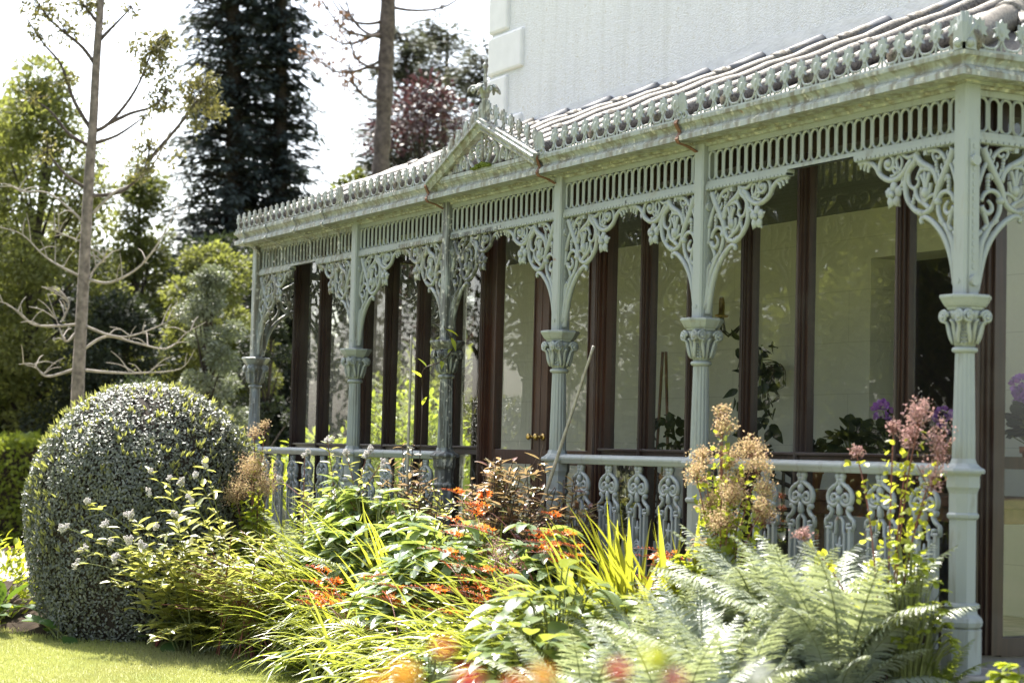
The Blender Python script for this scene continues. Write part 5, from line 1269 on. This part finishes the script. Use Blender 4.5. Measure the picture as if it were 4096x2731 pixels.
LIVE = [
([(0.29, -0.04, 5.01), (0.36, 0.07, 5.09), (0.46, 0.23, 5.31), (0.53, 0.35, 5.55), (0.60, 0.44, 5.84), (0.65, 0.52, 6.04)], [(0.75, 0.26, 240), (0.9, 0.3, 330), (1.0, 0.28, 260)]),
([(0.36, 0.07, 5.09), (0.47, 0.28, 5.21), (0.59, 0.49, 5.29), (0.66, 0.61, 5.44)], [(0.8, 0.18, 110), (1.0, 0.2, 130)]),
([(0.27, -0.09, 5.01), (0.19, -0.28, 5.34), (0.14, -0.42, 5.72), (0.06, -0.61, 5.96), (-0.02, -0.79, 6.24)], [(0.4, 0.14, 60), (0.8, 0.12, 40)]),
([(0.33, -0.06, 5.69), (0.26, -0.22, 5.92), (0.17, -0.40, 6.08), (0.09, -0.58, 6.25), (0.03, -0.72, 6.48)], [(0.5, 0.22, 120), (0.8, 0.25, 170), (1.0, 0.25, 170)]),
([(0.35, -0.06, 6.17), (0.29, -0.20, 6.35), (0.24, -0.34, 6.54)], [(0.5, 0.26, 170), (1.0, 0.3, 200)]),
([(0.27, -0.06, 4.82), (0.15, -0.30, 4.96), (0.07, -0.48, 5.19), (-0.01, -0.66, 5.33)], [(1.0, 0.15, 60)]),
([(0.27, -0.06, 4.87), (0.40, 0.17, 4.97), (0.54, 0.41, 5.17)], [(1.0, 0.08, 30)]),
([(0.25, -0.05, 4.29), (0.40, 0.24, 4.35), (0.52, 0.44, 4.59), (0.56, 0.49, 4.83)], [(0.7, 0.2, 120), (1.0, 0.26, 220)]),
([(0.24, -0.06, 4.34), (0.11, -0.32, 4.52), (0.03, -0.51, 4.76)], [(1.0, 0.2, 100)]),
([(0.54, 0.48, 4.69), (0.69, 0.72, 5.03), (0.79, 0.88, 5.28), (0.87, 0.99, 5.52)], [(0.85, 0.32, 420), (1.0, 0.3, 420)]),
([(0.35, -0.05, 6.02), (0.42, 0.07, 6.17), (0.52, 0.23, 6.37)], [(1.0, 0.1, 40)])]
f = FM(); g = FM()
for br, tufts in LIVE:
    limb_tubes(f, [(br, .024, .007)], 0); q = np.array(smoothline(br, 5))
    for u, r, n in tufts:
        c = q[int(u*(len(q)-1))]; sub = c+rdir(13)*np.array([r*.6, r*1.15, r])*U(.2, 1.1, 13)[:, None]; P = sub[rng.integers(0, 13, n)]+rng.normal(0, r*.15, (n, 3))
        g.cards(P, unit(rdir(n)+np.array([0, 0, -.4])), rdir(n), U(.045, .085, n), U(.02, .038, n))
        for s_ in sub: limb_tubes(f, [([c, (c+s_)/2+np.array([0, 0, .02]), s_], .006, .002)], 0)
O('live_branches', f.mesh('live_branches', ['bark_brown']), t); O('leaves', g.mesh('leaves', ['euca']), t)

gw = 'trees of the wood beyond the garden'
conifer('cypress_tree', 'tallest dark twin stemmed conifer against the white sky', (-35.5, 8.75, GZ), 17.5, 1.75, 'conifer', 100, 10, .22, power=.40, droop=.5, dens=66, flat=.5, gap=.14)
conifer('cypress_tree', 'slimmer dark conifer merging with the right of the tall one', (-35.2, 9.75, GZ), 16.0, 1.35, 'conifer', 92, 9, .22, power=.42, droop=.5, dens=60, flat=.5, gap=.14)
for (lab, b, H, Rw) in (('open grey green conifer nearest the bare trunk', (-33.8, 12.2, GZ), 11.2, 1.35), ('grey green conifer with layered branches in the middle behind the house corner', (-36.1, 14.3, GZ), 12.0, 1.6), ('dark conifer partly hidden by the house corner', (-33.5, 14.25, GZ), 11.0, 1.45), ('low dark conifer below the layered ones behind the copper tree', (-38, 14.0, GZ), 9.0, 1.5)):
    conifer('pine_tree', lab, b, H, Rw, 'pine', 34, 9, .20, power=.22, droop=.25, dens=150, flat=1.0, gap=.25)
broad_tree('copper_beech', 'dark red leaved tree behind the pediment finial', (-28.0, 10.15, GZ), 8.6, 1.7, 'copper', 12000, .12, clumps=60)
broad_tree('garden_tree', 'low green tree just over the veranda roof left of the bare trunk', (-26.0, 7.75, GZ), 6.7, .8, 'tree_g', 2600, .13, clumps=22)
# bare trunked tree with whorls of drooping branches
t = thing('bare_trunk_tree', 'tall straight brown trunk with drooping twiggy branches at the top', 'tree', (-24.9, 7.83, GZ))
f = FM(); zz = np.linspace(0, 10.5, 60); f.tubes(np.stack([.05*np.sin(zz*.7), .10*(zz/10.5)+.02*np.sin(zz), zz], 1)[None], (.185-.005*zz)*(1+.07*np.sin(zz*9)+.06*np.sin(zz*23)+.04*np.sin(zz*41)), 12, 0); O('trunk', f.mesh('trunk', ['bark_brown']), t)
f = FM(); g = FM(); n = 12; az = rng.normal(-2.0, .5, n); az[9:] = U(0, 6.28, 3); z = np.array([7.75, 8.35, 8.5, 8.95, 9.05, 9.2, 9.6, 9.9, 10.1, 8.9, 9.5, 10.2])
PL, T = arcs(np.stack([np.zeros(n), np.zeros(n), z], 1), az, U(-.6, .15, n), U(.7, 2.4, n), U(.5, 1.6, n)*-1, 14); PL[..., 2] += np.where(np.linspace(0, 1, 14) > .6, (np.linspace(0, 1, 14)-.6)*.5, 0)[None]; f.tubes(PL, np.linspace(.035, .010, 14), 5, 0)
for j in range(n):
    k = 12; i = rng.integers(4, 14, k); b = PL[j, i]; k2 = 0; d = unit(T[j, i]*.8+rdir(k)*.8+np.array([0, 0, .25])); u = np.linspace(0, 1, 4)[None, :, None]; q = b[:, None, :]+d[:, None, :]*u*U(.15, .5, k)[:, None, None]; f.tubes(q, np.linspace(.012, .006, 4), 4, 0)
    if j < 4: P = q[:, -1].repeat(9, 0)+rng.normal(0, .06, (k*9, 3)); g.cards(P, rdir(k*9), rdir(k*9), .11, .04)
O('branches', f.mesh('branches', ['bark_brown']), t); O('withered_sprays', g.mesh('withered_sprays', ['brown']), t)

# the wood on the left
W = [
 ('sunlit yellow green tree at the far left edge, its round top against the sky', (-24.7, 1.72, GZ), 7.5, 1.35, 'tree_y', 9500, .13, 52, .2),
 ('bushy yellow green tree low on the left picture edge', (-25.6, .95, GZ), 4.9, 1.2, 'tree_y', 5200, .11, 34, .1),
 ('conical mid green tree right of the slender pale trunk', (-27.2, 4.25, GZ), 6.6, .95, 'tree_g', 6200, .12, 40, .7),
 ('yellow tipped green tree left of the tall conifer foot', (-23.5, 4.35, GZ), 4.75, .85, 'tree_y', 5200, .11, 36, .35),
 ('dark tree filling the gap behind the slender trunk', (-23.0, 2.6, GZ), 3.9, 1.0, 'tree_d', 5600, .11, 36, .25),
 ('tall green tree behind the far left yellow green one', (-31.0, 2.6, GZ), 8.2, 1.5, 'tree_g', 7200, .15, 44, .45),
 ('dark evergreen behind the dome to the left', (-29.0, 3.1, GZ), 4.6, 1.8, 'tree_d', 7200, .15, 46, .1),
 ('dark evergreen behind the silvery shrub', (-27.0, 5.6, GZ), 4.9, 1.6, 'tree_d', 8200, .14, 48, .1),
 ('dark evergreen behind the end column', (-25.8, 6.7, GZ), 5.0, 1.5, 'tree_d', 8200, .14, 46, .1),
 ('very dark tree under the tall conifer, left of the silvery shrub', (-29.5, 6.0, GZ), 5.2, 1.7, 'tree_d', 7200, .16, 44, .1),
 ('dark bush in the shade right of the slender trunk foot', (-20.5, 2.35, GZ), 2.4, .9, 'tree_d', 4600, .09, 30, .0),
 ('green tree in the back row of the wood above the dome', (-38.5, 3.2, GZ), 6.6, 2.1, 'tree_d', 6500, .17, 46, .2),
 ('dull green tree in the back row just left of the tall conifer', (-39.0, 6.4, GZ), 6.0, 2.0, 'tree_g', 6500, .17, 46, .2),
 ('green tree in the back row at the far left', (-37.0, .9, GZ), 6.9, 1.9, 'tree_g', 6500, .17, 46, .25),
 ('shaded green tree filling the wood right of the slender trunk', (-31.0, 4.9, GZ), 5.2, 1.5, 'tree_d', 6500, .15, 46, .2),
 ('dark bushy tree low at the left behind the yellow hedge', (-26.5, 1.6, GZ), 3.4, 1.5, 'tree_d', 6200, .13, 36, .0),
]
for lab, b, H, Rw, mt, n, lf, cl, tp in W: broad_tree('wood_tree', lab, b, H, Rw*1.15, mt, int(n*3.8), lf*.72, clumps=int(cl*1.7), top=tp, group=gw, crown0=.50 if 'yellow tipped' in lab else .02)
broad_tree('silver_shrub', 'silvery leaved shrub standing in front of the dark wood', (-17.6, 2.30, GZ), 3.9, .55, 'silver', 11000, .06, clumps=44, crown0=.06, cat='shrub')
broad_tree('silver_shrub', 'dull grey green shrub between the silvery one and the end column', (-18.6, 3.5, GZ), 3.3, .62, 'tree_d', 9000, .06, clumps=26, crown0=.1, cat='shrub')
# yellow green hedge far left
t = thing('hedge', 'clipped yellow green hedge at the far left beyond the gravel', 'hedge', (-22.6, .2, GZ)); f = FM(); n = 9000
P = np.stack([U(-.6, .6, n), U(-2.6, 1.25, n), U(0, 1.58, n)], 1); k = rng.integers(0, 2, n); P[:, 0] = np.where(k == 0, .6+rng.normal(0, .06, n), P[:, 0]); P[:, 2] = np.where(k == 1, 1.56+rng.normal(0, .05, n), P[:, 2])
f.cards(P, unit(rdir(n)+np.array([.4, 0, .3])), unit(rdir(n)+np.array([.5, 0, .8])), U(.06, .11, n), U(.04, .07, n)); O('foliage', f.mesh('foliage', ['bright']), t)
m = MB(False); m.box(-.5, .5, -2.55, 1.2, 0, 1.48); O('dark_core', m.mesh('dark_core', 'bark_dark'), t)  # solid box, its dark colour stands in for the hedge's shaded inside
# sunny garden beyond the glazed end
for lab, b, R3, mt, n, L in (
 ('sunlit lime shrub seen through the glazed end behind the second column', (-13.0, 2.0, GZ), (.8, .8, 1.75), 'bright', 2600, .10),
 ('bright rounded shrub seen through the glass left of the door', (-14.2, 3.6, GZ), (1.1, 1.1, 2.3), 'bright', 3400, .11),
 ('yellow green shrub seen low through the first panes', (-12.2, 1.15, GZ), (.6, .55, 1.35), 'lime', 1800, .10),
 ('mid green shrub seen through the panes behind the blackened column', (-17.5, 5.6, GZ), (1.5, 1.5, 3.1), 'tree_y', 4200, .13)):
    leafmound('garden_shrub', lab, 'shrub', b, R3, n, mt, L, L*.5, LANCE, group='sunny shrubs beyond the glazed end')
t = thing('sword_plant', 'dark strap leaved plant just outside the glazed end', 'plant', (-10.6, .9, GZ)); f = FM(); n = 46
az = U(0, 2*PI, n); e = rng.normal(1.1, .25, n); f.leaves(np.tile([[0, 0, .6]], (n, 1))+rng.normal(0, .05, (n, 3)), azel(az, e), azel(az, e+PI/2), U(.7, 1.3, n), .07, [.5, .9, 1, .9, .7, .4, .05], U(.6, 1.6, n), .2)
f.tubes(np.array([[(0, 0, 0), (.02, 0, .3), (0, 0, .7)]]), .05, 7, 1); O('leaves', f.mesh('leaves', ['tree_g', 'bark_brown']), t)
# trees across the lawn, out of frame, mirrored in the windows
for lab, b, H, Rw, mt, n in (
 ('yellow green tree across the lawn mirrored in the right hand panes', (-11.5, -9.2, GZ), 6.6, 2.2, 'tree_y', 6500),
 ('green tree across the lawn mirrored in the middle panes', (-17., -9.0, GZ), 7.8, 2.5, 'tree_g', 7000),
 ('dark tree across the lawn mirrored in the right hand panes', (-14.5, -13.5, GZ), 9.5, 3.2, 'tree_d', 7000),
 ('tall dark tree across the lawn mirrored in the left panes', (-25, -9.5, GZ), 10., 3.2, 'tree_d', 7000),
 ('broad dark tree across the lawn behind the yellow green one', (-9.5, -14.5, GZ), 9.0, 3.0, 'tree_d', 6500),
 ('far dark tree across the lawn', (-22, -15, GZ), 11., 3.6, 'tree_d', 6500)):
    broad_tree('lawn_tree', lab, b, H, Rw, mt, n*4, .15, clumps=60, crown0=.0, group='trees across the lawn')

# ================================================================== LIGHT, SKY, CAMERA
EL, SD = R(60), Vector((-1, .012, 0)).normalized()
sv = Vector((SD.x*math.cos(EL), SD.y*math.cos(EL), math.sin(EL)))
w = bpy.data.worlds.new('World'); sc.world = w; w.use_nodes = True; t_ = w.node_tree; t_.nodes.clear()
sk = t_.nodes.new('ShaderNodeTexSky'); sk.sky_type = 'NISHITA'; sk.sun_disc = False; sk.sun_elevation = EL
sk.sun_rotation = math.atan2(sv.x, sv.y); sk.dust_density = 3.0; sk.air_density = 1.0; sk.ozone_density = 1.0
bw = t_.nodes.new('ShaderNodeRGBToBW'); t_.links.new(sk.outputs[0], bw.inputs[0])
mxs = mixc(t_, sk.outputs[0], bw.outputs[0], .45)
bg = t_.nodes.new('ShaderNodeBackground'); bg.inputs['Strength'].default_value = .14; t_.links.new(mxs, bg.inputs['Color'])
wo = t_.nodes.new('ShaderNodeOutputWorld'); t_.links.new(bg.outputs[0], wo.inputs['Surface'])
sl = bpy.data.lights.new('sun', 'SUN'); sl.energy = 4.2; sl.angle = R(.53); sl.color = (1, .95, .86)
so = bpy.data.objects.new('sun', sl); col.objects.link(so); so.rotation_euler = sv.to_track_quat('Z', 'Y').to_euler(); so.location = (-10, 0, 20)

yaw, pitch, roll = 0.48206689, 0.05562148, 0.02438903
fw = Vector((-math.cos(yaw)*math.cos(pitch), math.sin(yaw)*math.cos(pitch), math.sin(pitch)))
rt = Vector((math.sin(yaw), math.cos(yaw), 0)); up = rt.cross(fw)
r2 = rt*math.cos(roll)+up*math.sin(roll); u2 = up*math.cos(roll)-rt*math.sin(roll)
cam = bpy.data.cameras.new('camera'); co = bpy.data.objects.new('camera', cam); col.objects.link(co); sc.camera = co
mt = Matrix((r2, u2, -fw)).transposed().to_4x4(); mt.translation = Vector((7.3899, -6.30185, .97692)); co.matrix_world = mt
cam.sensor_width = 36; cam.lens = 70; cam.clip_start = .05; cam.clip_end = 600
cam.dof.use_dof = True; cam.dof.focus_distance = 13.6; cam.dof.aperture_fstop = 2.6; cam.dof.aperture_blades = 0
vs = sc.view_settings; vs.view_transform = 'Standard'; vs.look = 'None'; vs.exposure = 1.95; vs.gamma = 1; vs.use_curve_mapping = False
cy = sc.cycles; cy.max_bounces = 8; cy.diffuse_bounces = 3; cy.glossy_bounces = 4; cy.transmission_bounces = 4; cy.transparent_max_bounces = 16
cy.caustics_reflective = False; cy.caustics_refractive = False; cy.use_denoising = True; cy.sample_clamp_indirect = 6
